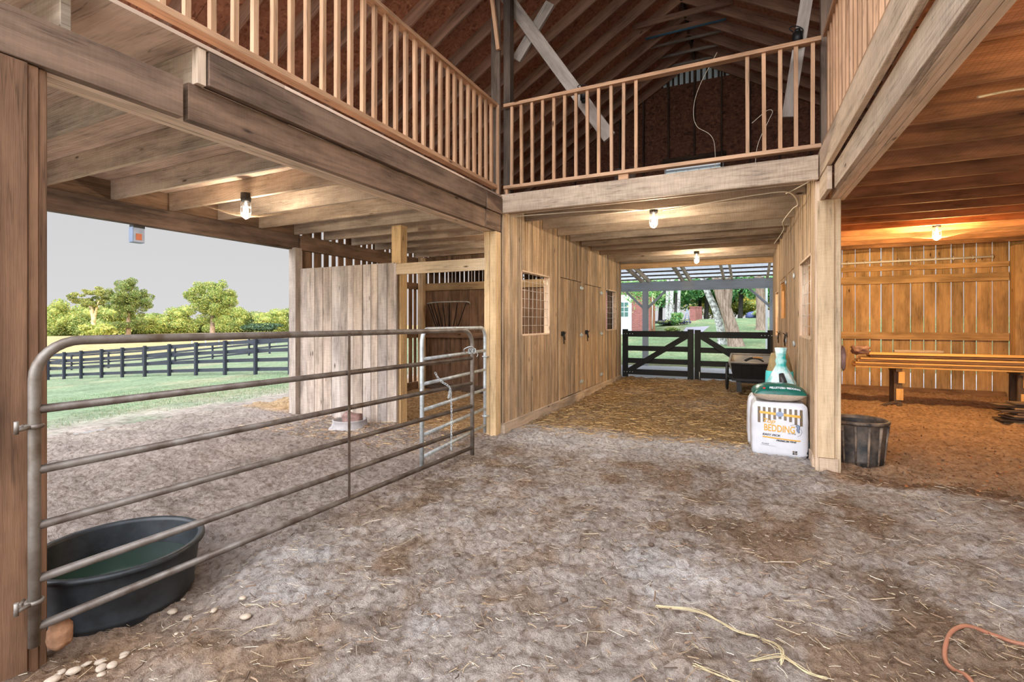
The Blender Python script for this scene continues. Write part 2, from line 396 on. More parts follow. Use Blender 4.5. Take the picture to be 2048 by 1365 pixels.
def mat_leaf():
    m, nt, b, out = newmat('foliage'); L = nt.links
    at = N(nt, 'ShaderNodeAttribute', attribute_name='tint')
    L.new(at.outputs['Color'], b.inputs['Base Color']); b.inputs['Roughness'].default_value = .6; b.inputs['Specular IOR Level'].default_value = .2
    tr = N(nt, 'ShaderNodeBsdfTranslucent'); L.new(at.outputs['Color'], tr.inputs[0])
    ms = N(nt, 'ShaderNodeMixShader'); ms.inputs[0].default_value = .3
    L.new(b.outputs[0], ms.inputs[1]); L.new(tr.outputs[0], ms.inputs[2]); L.new(ms.outputs[0], out.inputs[0])
    return m
M_LEAF = mat_leaf()
def mat_bark(name, a, d, sc=(3, 3, .6)):
    m, nt, b, out = newmat(name); L = nt.links
    tc = N(nt, 'ShaderNodeTexCoord'); mp = N(nt, 'ShaderNodeMapping'); mp.inputs['Scale'].default_value = sc; L.new(tc.outputs['Object'], mp.inputs[0])
    nz = N(nt, 'ShaderNodeTexNoise', i_Scale=3.0, i_Detail=8.0, i_Roughness=.7); L.new(mp.outputs[0], nz.inputs['Vector'])
    c = ramp(nt, nz.outputs[0], [(.4, d), (.58, a)]); L.new(c, b.inputs['Base Color']); b.inputs['Roughness'].default_value = .9
    bm = N(nt, 'ShaderNodeBump', i_Strength=.7, i_Distance=.05); L.new(nz.outputs[0], bm.inputs['Height']); L.new(bm.outputs[0], b.inputs['Normal'])
    return m
M_BARK = mat_bark('brown_bark', srgb(158, 138, 122), srgb(108, 90, 78), (6, 6, .8)); M_BARKP = mat_bark('lichen_bark', srgb(206, 208, 206), srgb(96, 90, 82), (2.5, 2.5, 2.5))
M_BARKD = mat_bark('dark_bark', srgb(76, 70, 68), srgb(44, 40, 42)); M_BARKY = mat_bark('pale_yellow_bark', srgb(220, 200, 160), srgb(150, 128, 92))  # last one is the bare trunk's own pale colour
def mat_corr():
    m, nt, b, out = newmat('galvanised_roof_sheet'); L = nt.links
    b.inputs['Base Color'].default_value = srgb(196, 202, 208); b.inputs['Metallic'].default_value = .0; b.inputs['Roughness'].default_value = .45
    tr = N(nt, 'ShaderNodeBsdfTranslucent'); tr.inputs[0].default_value = srgb(206, 210, 216)
    ms = N(nt, 'ShaderNodeMixShader'); ms.inputs[0].default_value = .35
    L.new(b.outputs[0], ms.inputs[1]); L.new(tr.outputs[0], ms.inputs[2]); L.new(ms.outputs[0], out.inputs[0])
    return m
M_CORR = mat_corr()
M_NET = simple('black_tan_net', srgb(120, 102, 84), .9, 0, .1, spec=0.0)
M_WIRE = simple('white_wire', srgb(214, 206, 194), .4, .4, .15)
M_METALR = simple('roof_metal', srgb(110, 120, 116), .5, .5, .1)

# ------------------------------------------------------------------ terrain
CTRL = [(-8.2, -1, 0), (-8.2, 3, -.02), (-8.2, 6.7, -.02), (-8.2, 12.6, -.03), (-8.2, 16, 0.02), (-5, -3, 0), (4.5, -3, 0), (-31.4, 12.6, -1.41), (-22.3, 12.5, -.83), (-15.4, 12.9, -.45),
        (-52, 21.5, -2.6), (-35, 27.4, -1.05), (-45.6, 23.5, -2.15), (-73.7, 47.7, -.62), (-89, 40, -.8), (-167, 63.6, -1.5), (-108, 92, -.9), (-22, 0, -1.1), (-52, 0, -2.8), (-120, 0, -1.5),
        (-12, 40, .8), (-8, 60, 1.75), (-30, 60, .6), (-40, 110, .6), (0, 16, .1), (0, 30, .93), (0, 44, 1.75), (0, 80, 1.9), (0, 160, 2.2), (20, 16, .1), (40, 44, 1.75), (-5, 30, .9), (-5, 44, 1.75), (10, 30, .93), (10, 44, 1.75), (60, 100, 2), (60, 0, 0), (60, 16, .1), (30, -20, 0), (-200, 200, 0), (-250, -50, 0), (0, -60, 0), (-12, 21, .1)]
_c = np.array(CTRL, float)
def _phi(d): return d
_A = _phi(np.hypot(_c[:, None, 0]-_c[None, :, 0], _c[:, None, 1]-_c[None, :, 1]))
_n = len(_c); _M = np.zeros((_n+1, _n+1)); _M[:_n, :_n] = _A; _M[:_n, _n] = 1; _M[_n, :_n] = 1
_w = np.linalg.solve(_M, np.append(_c[:, 2], 0))
def terr(x, y):
    x = np.asarray(x, float); y = np.asarray(y, float)
    d = np.sqrt((x[..., None]-_c[:, 0])**2+(y[..., None]-_c[:, 1])**2)
    z = (d*_w[:_n]).sum(-1)+_w[_n]
    inside = np.clip((y-9.5)/3.2, 0, 1)*.1*np.clip((x+3.3)/.6, 0, 1)
    k = np.clip(np.maximum(np.maximum((-8.2-x)/1.5, (y-12.9)/1.5), -x*0), 0, 1)
    return inside*(1-k)+z*k
def T(x, y): return float(terr(np.array([x]), np.array([y]))[0])
def grid(name, xs, ys, zf, colf, mat, label=None):
    X, Y = np.meshgrid(xs, ys, indexing='ij'); Z = zf(X, Y); nx, ny = X.shape
    V = np.stack([X, Y, Z], -1).reshape(-1, 3)
    i = np.arange(nx*ny).reshape(nx, ny)
    F = np.stack([i[:-1, :-1], i[1:, :-1], i[1:, 1:], i[:-1, 1:]], -1).reshape(-1, 4)
    m = bpy.data.meshes.new(name); m.vertices.add(len(V)); m.vertices.foreach_set('co', V.ravel())
    m.loops.add(F.size); m.loops.foreach_set('vertex_index', F.ravel()); m.polygons.add(len(F))
    m.polygons.foreach_set('loop_start', np.arange(0, F.size, 4)); m.polygons.foreach_set('loop_total', np.full(len(F), 4))
    m.polygons.foreach_set('use_smooth', np.ones(len(F), bool)); m.update()
    at = m.color_attributes.new('tint', 'FLOAT_COLOR', 'POINT'); c = np.ones((len(V), 4)); c[:, :3] = colf(X, Y, Z).reshape(-1, 3)
    at.data.foreach_set('color', c.astype(np.float32).ravel())
    m.materials.append(mat); o = bpy.data.objects.new(name, m); COL.objects.link(o); o['kind'] = 'structure'
    return o
def sm(x, a, b): t = np.clip((x-a)/(b-a), 0, 1); return t*t*(3-2*t)
def pnoise(X, Y, sc, oct_=4, seed=0.0):
    out = np.empty(X.size); xf = (X*sc).ravel(); yf = (Y*sc).ravel()
    for k in range(X.size): out[k] = noise.fractal((xf[k]+seed, yf[k]+seed*.7, seed), .9, 2.1, oct_)
    return out.reshape(X.shape)
def lin(r, g_, b): return np.array(srgb(r, g_, b)[:3])
def floor_z(X, Y):
    z = terr(X, Y)
    z = z-.125*sm(np.hypot(X+3.32, (Y-1.5)), .95, .5)
    z = z+.026*pnoise(X, Y, 1.3, 3, 3.1)
    a = X*.8+Y*.6; b = -X*.6+Y*.8
    rid = pnoise(a*1.0, b*2.3, 3.6, 4, 9.2); z = z+.030*rid
    q = pnoise(X, Y, 11.0, 4, 21.0); z = z+.022*np.clip(np.abs(q), 0, .8)*(.6+.8*sm(rid, -.2, .3))
    q2 = pnoise(X, Y, 26.0, 2, 51.0); z = z+.007*q2
    z = z+.03*sm(X, -2.6, -3.4)*sm(Y, 5, 6.4)*pnoise(X, Y, 2.2, 3, 5.0)
    dirt = sm(X, .66, .9)*sm(Y, 5.4, 5.8); z = z-dirt*.03
    return z
def floor_c(X, Y, Z):
    base = lin(178, 164, 154); gold = lin(160, 130, 90); red = lin(190, 156, 126); tan = lin(172, 158, 150); bed = lin(196, 158, 112); br = lin(138, 110, 84); ash = lin(208, 202, 200)
    n = pnoise(X, Y, .9, 3, 40.)[..., None]; n2 = pnoise(X, Y, 3.0, 3, 77.)[..., None]
    c = np.broadcast_to(base, X.shape+(3,)).copy()
    def bl(m, col):
        nonlocal c; m = np.clip(m, 0, 1)[..., None] if m.ndim == 2 else np.clip(m, 0, 1); c = c*(1-m)+col*m
    bl(sm(n+.6*n2, .0, .45)*.75, br)
    n3 = pnoise(X, Y, 8.0, 3, 5.)[..., None]; bl(sm(n3, .15, .5)*.45, lin(120, 96, 76))
    bl(sm(-n+.4*n2, .1, .6)*.6, ash)
    bl(sm(X, -2.4, -3.2), tan)
    bl((sm(Y, 6.1, 6.9)*sm(X, -3.05, -2.9)*sm(X, .8, .6))[..., None]*(.85+.25*n), gold)
    bl((sm(Y, 5.2, 5.8)*sm(Y, 6.9, 6.2)*sm(X, -3.1, -2.8)*sm(X, .8, .5))*.7, ash)
    bl(sm(Y, 5.6, 5.95)*sm(X, -3.0, -3.1)*.85, bed)
    bl(sm(X, .62, .8)*sm(Y, 5.45, 5.75), red)
    bl(np.exp(-((Y-5.72)/.16)**2)*sm(X, .8, 1.0)*.7, lin(96, 74, 62))
    bl(np.exp(-((Y-5.40-.06*np.sin(X*4))/.10)**2)*sm(X, .7, .9)*.7, ash)
    bl(sm(X, -7.2, -8.2)*.3, lin(170, 160, 140))
    bl(np.exp(-((X+2.75)**2+(Y-1.2)**2)/.25), lin(150, 118, 90))
    return c
def sp(*segs):
    out = []
    for a, b, s in segs: out += list(np.arange(a, b-1e-6, s))
    return np.array(out+[segs[-1][1]])
fl = grid('floor', sp((-8.2, -3.2, .045), (-3.2, 1.8, .015), (1.8, 4.9, .035)), sp((-1.5, .9, .15), (.9, 3.6, .0135), (3.6, 7.2, .026), (7.2, 12.75, .045)), floor_z, floor_c, M_FLOOR)
def grass_c(X, Y, Z):
    gr = lin(108, 122, 96); dry = lin(138, 132, 106); dirt = lin(152, 140, 132); fieldc = lin(152, 136, 98)
    n = pnoise(X, Y, .22, 4, 13.)[..., None]; n2 = pnoise(X, Y, 1.4, 3, 19.)[..., None]
    c = np.broadcast_to(gr, X.shape+(3,)).copy()
    m = sm(n+.5*n2, 0, .6)*.55; c = c*(1-m)+dry*m
    m = (sm(X, -11.5, -8.0)[..., None]*np.clip(1+1.2*n2, 0, 1)); m = np.clip(m, 0, 1); c = c*(1-m)+dirt*m
    m = (sm(X, -48, -66))[..., None]; c = c*(1-m)+fieldc*m
    return c
def lawn_c(X, Y, Z):
    gr = lin(104, 124, 92); dry = lin(138, 138, 106)
    n = pnoise(X, Y, .35, 4, 31.)[..., None]; m = sm(n, -.1, .5)*.7
    return np.broadcast_to(gr, X.shape+(3,))*(1-m)+dry*m
grid('pasture', -8.2-np.concatenate([[0], np.cumsum(.18*1.035**np.arange(115))]), sp((-45, 0, 3), (0, 16, .3), (16, 60, 1.0), (60, 190, 5)), lambda X, Y: terr(X, Y)+.02*pnoise(X, Y, 1.5, 3, 2.)*np.clip((-8.2-X)/.6, 0, 1), grass_c, M_GRASS)
grid('lawn', sp((-8.2, 12, .3), (12, 70, 3)), sp((16.1, 46, .4), (46, 190, 5)), lambda X, Y: terr(X, Y), lawn_c, M_GRASS)
M_GRAVEL = simple('gravel', srgb(196, 196, 204), .9, 0, .45, 60, .6)
grid('gravel_strip', sp((-8.2, 8, .3)), sp((12.7, 16.15, .15)), lambda X, Y: terr(X, Y)-.01+.012*pnoise(X, Y, 3, 3, 5.), lambda X, Y, Z: np.ones(X.shape+(3,)), M_GRAVEL)
grid('east_ground', sp((4.9, 30, 3.1), (30, 70, 10)), sp((-40, 0, 4), (0, 16.15, 1.6)), lambda X, Y: terr(X, Y)-.03, lawn_c, M_GRASS)

# ------------------------------------------------------------------ walls of vertical boards
def plank_run(mb, p0, ux, L, z0, z1, face, th=.022, wr=(.085, .15), gap=.003, openings=(), tv=.12, th_=.03, jz=.0, top=None, grow=0.0):
    """vertical boards along direction ux from p0; face = unit normal boards stand proud towards; openings (a,b,zlo,zhi)"""
    p0 = Vector(p0); ux = Vector(ux); face = Vector(face)
    cuts = sorted(set([0, L]+[c for o in openings for c in o[:2]])); s = 0
    segs = []
    for a, b in zip(cuts[:-1], cuts[1:]):
        n = max(1, round((b-a)/random.uniform(*wr))); ws = [random.uniform(.75, 1.3) for _ in range(n)]; k = (b-a)/sum(ws)
        x = a
        for w in ws: segs.append((x, x+w*k)); x += w*k
    for a, b in segs:
        mid = (a+b)/2; zt = top(mid) if top else z1
        iv = [(z0+random.uniform(-jz, jz), zt)]
        for (oa, ob, zl, zh) in openings:
            if oa-1e-4 <= mid <= ob+1e-4:
                nv = []
                for (u, v) in iv:
                    if zl > u: nv.append((u, min(v, zl)))
                    if zh < v: nv.append((max(u, zh), v))
                iv = nv
        t = rt(tv, th_); gg = gap*random.uniform(.5, 1.5); off = face*random.uniform(0, .008)
        for (u, v) in iv:
            if v-u < .02: continue
            c = p0+ux*mid+face*(th/2)+off
            w = b-a-gg
            mb.board((c.x, c.y, u), (c.x, c.y, v), th, w, up=tuple(ux), tint=t)
XL = -2.98; YE = 12.6; YF = 5.88
# left aisle wall
OPL = [(6.48-YF, 7.6-YF, 1.30, 2.26), (8.10-YF, 9.30-YF, .16, 2.29), (9.50-YF, 10.74-YF, .16, 2.27), (11.1-YF, 12.12-YF, 1.31, 2.27)]
mb = MB(); plank_run(mb, (XL-.025, YF, 0), (0, 1, 0), YE-YF, .145, 3.19, (1, 0, 0), openings=OPL, tv=.30, th_=.05, gap=.007, wr=(.06, .115))
wl_ = mb.build('wall_left', W_AISLE); tag(wl_, kind='structure')
mb = MB(); plank_run(mb, (XL-.055, YF, 0), (0, 1, 0), YE-YF, .1, 3.19, (-1, 0, 0), openings=[OPL[0], OPL[3]], gap=0, th=.012, wr=(.3, .5)); mb.build('gap_blackout_boards', W_DARK, wl_)  # dark boards added behind the planks to blacken gaps and block stall light
mb = MB(); mb.box((XL-.05, YF+.02, -.06), (XL+.02, 9.42, .145)); mb.box((XL-.05, 9.43, -.05), (XL+.018, YE, .15))
tag(mb.build('baseboard_left', W_HEAD, bevel=.004), kind='structure')
def door(name, y0, y1, z0, z1, x, face, sw=False, hinge_side=1, hole=None):
    mb = MB(); plank_run(mb, (x-.025*face if face > 0 else x+.025, y0+.006, 0), (0, 1, 0), y1-y0-.012, z0+.005, z1-.012, (face, 0, 0), tv=.30, th_=.05, gap=.007, wr=(.06, .115), openings=([hole] if hole else []))
    d = mb.build(name, W_AISLE); tag(d, kind='structure')
    if hole:
        pass
    # slide bolt and hasp
    hb = MB(); yb = y0+.09 if hinge_side > 0 else y1-.09; xx = x+face*.012; zb = 1.27
    hb.tube([(xx+face*.02, yb-.11, zb+.03), (xx+face*.02, yb+.10, zb+.03)], .007, 8)
    hb.tube([(xx+face*.02, yb+.02, zb+.03), (xx+face*.06, yb+.02, zb+.06)], .006, 8)
    hb.box((xx-.004, yb-.06, zb-.01), (xx+.012*face+.004, yb-.02, zb+.07)); hb.box((xx-.004, yb+.04, zb-.01), (xx+.012*face+.004, yb+.07, zb+.07))
    hb.tube([(xx+face*.03, yb-.05, zb+.03), (xx+face*.035, yb-.03, zb-.06), (xx+face*.03, yb-.01, zb-.15)], .009, 6)
    hb.tube([(xx+face*.03, yb+.0, zb+.02), (xx+face*.04, yb+.02, zb-.08)], .008, 6)
    hd = hb.build('latch', M_IRON, d)
    yh = y1-.02 if hinge_side > 0 else y0+.02
    for z in (z1-.12, 1.25 if hinge_side > 0 else 1.2, z0+.18):
        h = MB(); xx = x+face*.008
        for sgn in (-1, 1):
            for q in range(4):
                h.box((xx-.003, min(yh+sgn*.028*q, yh+sgn*.028*(q+1)), z-.035+.006*q), (xx+.004, max(yh+sgn*.028*q, yh+sgn*.028*(q+1)), z+.035-.006*q))
        h.tube([(xx+face*.004, yh, z-.04), (xx+face*.004, yh, z+.04)], .007, 8)
        h.build('hinge', M_GALV, d)
    return d
door('door_1', 8.10, 9.30, .16, 2.29, XL, 1); door('door_2', 9.50, 10.74, .16, 2.27, XL, 1)
def grille(mb, x, y0, y1, z0, z1, ny, nz, r=.0035, crooked=0):
    for i in range(ny+1):
        y = y0+(y1-y0)*i/ny; mb.tube([(x, y+random.uniform(-crooked, crooked), z0), (x+random.uniform(-.004, .004), y, (z0+z1)/2), (x, y+random.uniform(-crooked, crooked), z1)], r, 6)
    for j in range(nz+1):
        z = z0+(z1-z0)*j/nz; mb.tube([(x+.005, y0, z), (x+.005, (y0+y1)/2, z+random.uniform(-crooked, crooked)), (x+.005, y1, z)], r, 6)
def stall_window(name, y0, y1, z0, z1, x, face, sw=False):
    f = MB(); t = .022; xa, xb = (x-.09, x+.004) if face > 0 else (x-.004, x+.09)
    f.box((xa, y0, z0), (xb, y1, z0+t), 1); f.box((xa, y0, z1-t), (xb, y1, z1), 1); f.box((xa, y0, z0), (xb, y0+t, z1), 2); f.box((xa, y1-t, z0), (xb, y1, z1), 2)
    w = f.build(name, W_SOFF); tag(w, kind='structure')
    gm = MB(); grille(gm, x-face*.03, y0+.02, y1-.02, z0+.02, z1-.02, 7, 7, .0035, .008); gm.build('wire_grille', M_WIRE, w)
    if sw: swing(w)
    return w
stall_window('window_1', 6.48, 7.6, 1.30, 2.26, XL, 1); stall_window('window_2', 11.1, 12.12, 1.31, 2.27, XL, 1)
# right aisle wall (swung)
XR = .60
OPR = [(6.18-YF, 7.28-YF, 1.31, 2.25), (7.9-YF, 9.0-YF, .16, 2.27), (9.2-YF, 10.4-YF, .16, 2.27), (10.85-YF, 11.7-YF, 1.22, 2.12)]
mb = MB(); plank_run(mb, (XR+.025, YF+.05, 0), (0, 1, 0), YE-YF-.05, .10, 3.19, (-1, 0, 0), openings=OPR, tv=.18, th_=.03, gap=.006, wr=(.07, .13))
wr_ = mb.build('wall_right', W_AISLE); tag(wr_, kind='structure'); swing(wr_)
mb = MB(); mb.box((XR-.015, YF+.1, -.06), (XR+.05, YE, .12)); b = mb.build('baseboard_right', W_HEAD); tag(b, kind='structure'); swing(b)
swing(door('door_3', 7.9, 9.0, .16, 2.27, XR, -1, hinge_side=-1))
swing(door('door_4', 9.2, 10.4, .16, 2.27, XR, -1, hinge_side=-1, hole=(.1, 1.1, 1.57, 2.2)))
stall_window('window_3', 6.18, 7.28, 1.31, 2.25, XR, -1, True); stall_window('window_4', 10.85, 11.7, 1.22, 2.12, XR, -1, True)

# ------------------------------------------------------------------ outer walls
def gapped(name, p0, ux, L, z0, z1, face, openings=(), gap=.012, mat=W_EXT, wr=(.15, .2), tv=.12, top=None, th=.022):
    mb = MB(); plank_run(mb, p0, ux, L, z0, z1, face, th=th, wr=wr, gap=gap, openings=openings, tv=tv, top=top)
    o = mb.build(name, mat); tag(o, kind='structure'); return o
gapped('wall_outer_left', (-6.76, 5.72, 0), (0, 1, 0), YE-5.72, .02, 4.4, (1, 0, 0), gap=.05, wr=(.16, .2), th=.014)
gapped('wall_outer_right', (4.76, -1.0, 0), (0, 1, 0), YE+1, .02, 4.4, (-1, 0, 0), gap=.008, mat=W_WARM)
gapped('wall_back_left', (-6.74, YE+.02, 0), (1, 0, 0), 3.75, .02, 3.2, (0, 1, 0), gap=.03)
wbk = gapped('wall_back_right', (.62, YE+.02, 0), (1, 0, 0), 4.1, .06, 3.2, (0, 1, 0), gap=.018, mat=W_WARM, wr=(.17, .23), tv=.16)
def rail(name, a, b, w, h, mat, label, cat='rail', group=None, up=(0, 0, 1), bevel=.003, parent=None, tint=None, swg=False):
    mb = MB(); mb.board(a, b, w, h, up=up, tint=tint); o = mb.build(name, mat, parent, bevel=bevel)
    if label: tag(o, label, cat, group)
    if swg: swing(o)
    return o
# girts on the warm back wall are parts of it
for z, h in ((2.62, .10), (2.38, .16), (1.22, .15)):
    rail('girt', (.75, YE-.01, z), (4.45, YE-.01, z), .05, h, W_WARM, None, parent=wbk)
rail('kick_board', (.75, YE-.015, .06), (4.4, YE-.015, .06), .05, .22, W_EXT, None, parent=wbk, tint=(1.05, 1, .9))
pp = MB(); pp.tube([(.75, YE-.06, 2.74), (2.5, YE-.06, 2.755), (4.2, YE-.06, 2.765)], .022, 10)
o = pp.build('conduit_pipe', M_WHITE); tag(o, 'white conduit pipe strung along the top of the orange board wall', 'pipe')
for k in range(12):
    x = 1.0+k*.29; h = MB(); h.tube([(x, YE-.02, 2.80), (x, YE-.05, 2.81), (x+.01, YE-.08, 2.77), (x, YE-.085, 2.735), (x, YE-.04, 2.725)], .006, 6); h.build('pipe_hook', M_WHITE, o)
rail('corner_post', (4.56, YE-.13, 0), (4.56, YE-.13, 2.95), .2, .2, W_WARM, 'thick orange brown corner post at right end of the gapped board wall', 'post', up=(0, 1, 0))
# left stall: back wall, partition boards, rails
sb = gapped('wall_stall_back', (-6.72, 9.12, 0), (1, 0, 0), 3.7, -.05, 2.95, (0, -1, 0), gap=.006, mat=W_EXT, wr=(.14, .18),
            openings=[(0.0, 3.7, 2.36, 2.62)])
rail('girt', (-6.7, 9.07, 2.28), (-3.05, 9.07, 2.28), .05, .16, W_WARM, None, parent=sb)
rail('girt', (-6.7, 9.07, 1.22), (-3.05, 9.07, 1.22), .05, .12, W_EXT, None, parent=sb)
rail('kick_board', (-6.7, 9.06, .03), (-3.05, 9.06, .03), .05, .24, W_DARK, None, parent=sb)
gw = bpy.data.objects['wall_outer_left']
for z, h in ((2.3, .14), (1.22, .13), (.08, .2)):
    rail('girt', (-6.70, 5.9, z), (-6.70, 9.0, z), .05, h, W_EXT, None, parent=gw)
rail('stall_corner_post', (-6.58, 9.0, -.05), (-6.58, 9.0, 2.93), .12, .12, W_POST, 'pale square post in back corner of the left stall beside hay rack', 'post', up=(0, 1, 0))
# board panel across stall front
mb = MB(); plank_run(mb, (-6.60, 5.745, 0), (1, 0, 0), 1.93, -.06, 2.37, (0, -1, 0), th=.028, wr=(.15, .2), gap=.009, tv=.15, th_=.04)
o = mb.build('stall_partition', W_STALL); tag(o, 'tall grey plank panel closing the left stall front beside the pasture opening', 'partition')
rail('panel_edge', (-4.655, 5.735, -.06), (-4.655, 5.735, 2.36), .045, .04, W_STALL, None, parent=o, up=(0, 1, 0))
rail('opening_post', (-6.68, 5.70, -.08), (-6.68, 5.70, 2.71), .15, .13, W_STALL, 'pale post at far edge of the pasture opening left of grey panel', 'post', up=(0, 1, 0))
rail('stall_post', (-4.69, 5.86, -.08), (-4.69, 5.86, 2.93), .17, .15, W_POST, 'square post rising behind right edge of the grey plank panel', 'post', up=(0, 1, 0), tint=(.95, .86, .68))
rail('stall_header', (-4.76, 5.74, 2.275), (-3.16, 5.74, 2.275), .045, .16, W_POST, 'pale plank header across the left stall doorway', 'beam')
# hay rack
hr = empty('hay_rack', (-6.45, 9.03, 1.3)); tag(hr, 'black wire hay rack hung on the left stall back wall', 'hay rack')
mb = MB(); mb.tube(bez([(0.0, 0, .62), (.5, -.25, .63), (1.0, -.02, .64), (1.1, 0, .6)], 6), .012, 8); mb.build('rim_bar', M_GALV, hr)
mb = MB(); mb.tube(bez([(.25, 0, .04), (.5, -.08, .02), (.8, 0, .04)], 6), .009, 6); mb.build('bottom_bar', M_IRON, hr)
for k in range(8):
    t = k/7; a = (0.03+.98*t, -.26*math.sin(math.pi*t)-.02, .61); b_ = (.26+.52*t, -.09*math.sin(math.pi*t)-.01, .05)
    mb = MB(); mb.tube(bez([a, ((a[0]+b_[0])/2+.01, (a[1]+b_[1])/2-.02, .32), b_, (b_[0]+.03, 0, .02)], 5), .010, 6); mb.build('rod', M_IRON, hr)

# ------------------------------------------------------------------ posts, beams
def ply_beam(name, x0, x1, ylist, z0, z1, mats, label, front=+1, n=4, swg=False):
    """laminated beam: n plies between x0 and x1, the ply facing the aisle split at ylist"""
    root = empty(name, ((x0+x1)/2, ylist[0][0], z0)); tag(root, label, 'beam')
    w = (x1-x0)/n
    for k in range(n):
        a = x0+w*k; isf = (k == n-1 and front > 0) or (k == 0 and front < 0)
        segs = ylist if isf else [(ylist[0][0], ylist[-1][1], 0, 0)]
        for (ya, yb, dx, dz) in segs:
            mb = MB(); lo = (a+.001+dx, ya, z0+(random.uniform(-.004, .006) if not isf else 0)); hi = (a+w-.001+dx, yb, z1+dz)
            mb.box(lo, hi, 1)
            o = mb.build('ply', mats[0] if isf else mats[1], None, bevel=.003)
            o.location = -root.location; o.parent = root
    if swg: swing(root)
    return root
ply_beam('loft_beam', -3.23, -3.0, [(.0, 1.765, 0.004, 0), (1.80, 5.45, -.006, 0), (5.46, 5.86, .006, 0.01)], 2.705, 2.93, (W_BEAM, W_SOFF), 'long laminated brown beam carrying the left loft edge')
ply_beam('rear_loft_beam', .695, .865, [(.0, 5.42, 0, 0), (5.43, 5.98, -.055, 0)], 2.745, 2.965, (W_HEAD, W_SOFF), 'pale laminated beam carrying the right loft edge above the thick post', front=-1, swg=True)
def onebox(name, lo, hi, mat, label, cat, axis=None, bevel=.004, swg=False, parent=None, group=None, tint=None):
    mb = MB(); mb.box(lo, hi, axis, tint); o = mb.build(name, mat, parent, bevel=bevel)
    if label: tag(o, label, cat, group)
    if swg: swing(o)
    return o
onebox('rim_joist', (-3.03, 1.9, 2.942), (-2.968, 5.83, 3.152), W_BEAM, 'brown rim board on top of the left loft beam', 'beam')
onebox('rim_joist', (.635, .0, 2.975), (.68, 5.98, 3.25), W_HEAD, 'pale deep rim board along the right loft edge above its beam', 'beam', swg=True)
onebox('aisle_header', (-2.99, 5.84, 2.95), (.625, 5.885, 3.20), W_HEAD, 'pale rough sawn header beam crossing above the aisle mouth', 'beam')
onebox('header_backing', (-2.99, 5.89, 2.98), (.625, 5.93, 3.20), W_BEAM, 'dark inner header board behind the pale aisle header', 'beam')
onebox('loft_edge_board', (-2.966, 5.40, 2.93), (-2.955, 5.83, 3.14), W_BEAM, 'short brown block where left loft rim meets the aisle header', 'block')
onebox('opening_header', (-6.80, .0, 2.69), (-6.68, 5.77, 2.93), W_DARK, 'dark beam over the wide opening to the pasture', 'beam', tint=(1, .9, .88))
onebox('wall_upper_left', (-6.79, .0, 2.94), (-6.73, 5.75, 4.35), W_EXT, None, None)['kind'] = 'structure'
onebox('opening_header', (-6.735, 5.79, 2.69), (-6.66, 9.1, 2.93), W_BEAM, 'brown beam above the slatted outer wall of the left stall', 'beam')
# left corner post: three faces of boards
cp = empty('corner_post', (-3.09, 5.80, 0)); tag(cp, 'pale corner post where the left aisle wall meets the left bay', 'post')
for (xa, xb) in ((-3.175, -3.095), (-3.09, -3.0)):
    o = onebox('post_board', (xa, 5.72, -.1), (xb, 5.87, 2.70), W_POST, None, None, 2, tint=(.98, .92, .8)); o.location = (3.09, -5.80, 0); o.parent = cp
# aisle right post
rp = empty('aisle_post', (.72, 5.95, 0)); tag(rp, 'thick pale post between the aisle and the orange lit room', 'post')
for lo, hi, mt, nm in (((.68, 5.90, -.1), (.825, 6.05, 2.75), W_POST, 'post_core'), ((.62, 5.865, .125), (.765, 5.90, 2.74), W_POST, 'face_board'), ((.635, 5.87, -.1), (.80, 5.898, .12), W_HEAD, 'footing_block'), ((.605, 5.91, -.1), (.67, 6.05, 2.95), W_SOFF, 'side_board')):
    o = onebox(nm, lo, hi, mt, None, None, 2); o.location = (-.72, -5.95, 0); o.parent = rp
# near left post
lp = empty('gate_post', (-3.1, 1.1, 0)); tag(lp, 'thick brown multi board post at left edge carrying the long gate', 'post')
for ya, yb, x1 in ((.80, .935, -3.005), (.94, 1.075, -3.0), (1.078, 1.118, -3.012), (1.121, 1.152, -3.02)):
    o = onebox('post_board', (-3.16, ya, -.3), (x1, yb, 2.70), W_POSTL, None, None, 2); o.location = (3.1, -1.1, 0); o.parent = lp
# upper posts, braces
def roofz(x): return 7.95-.6*abs(x+1.2)
onebox('loft_post', (-3.115, 5.80, 3.2), (-2.985, 5.84, roofz(-3.05)-.24), W_DARK, 'dark weathered post above left corner of the loft railings', 'post', 2, tint=(1.1, 1.08, 1.05))
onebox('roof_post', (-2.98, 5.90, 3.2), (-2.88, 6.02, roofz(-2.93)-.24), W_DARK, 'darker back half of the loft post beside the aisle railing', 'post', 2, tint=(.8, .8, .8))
onebox('loft_post', (.655, 5.93, 3.2), (.765, 6.03, roofz(.7)-.24), W_DARK, 'dark weathered post at right corner of the loft railings', 'post', 2, tint=(1.1, 1.05, 1))
def strut(name, a, b, w, h, mat, label, up=(0, 1, 0)):
    mb = MB(); mb.board(a, b, w, h, up=up); o = mb.build(name, mat, bevel=.003); tag(o, label, 'brace'); return o
strut('diagonal_brace', (-3.42, 6.16, 6.58), (-1.60, 6.16, 3.84), .17, .045, W_GREY, 'long grey diagonal plank crossing behind the aisle railing from the left roof slope')
strut('knee_brace', (-2.93, 6.20, 5.15), (-2.42, 6.20, 5.80), .15, .045, W_GREY, 'short grey knee brace from the left loft post to the long plank', )
strut('diagonal_brace', (.78, 6.16, 6.58), (.37, 6.16, 3.74), .12, .045, W_GREY, 'grey diagonal plank behind right end of the aisle railing')
strut('loose_batten', (-3.10, 5.66, 6.3), (-2.99, 5.775, 5.10), .05, .045, W_BAL, 'light brown batten nailed up the left loft post', (0, 1, 0))
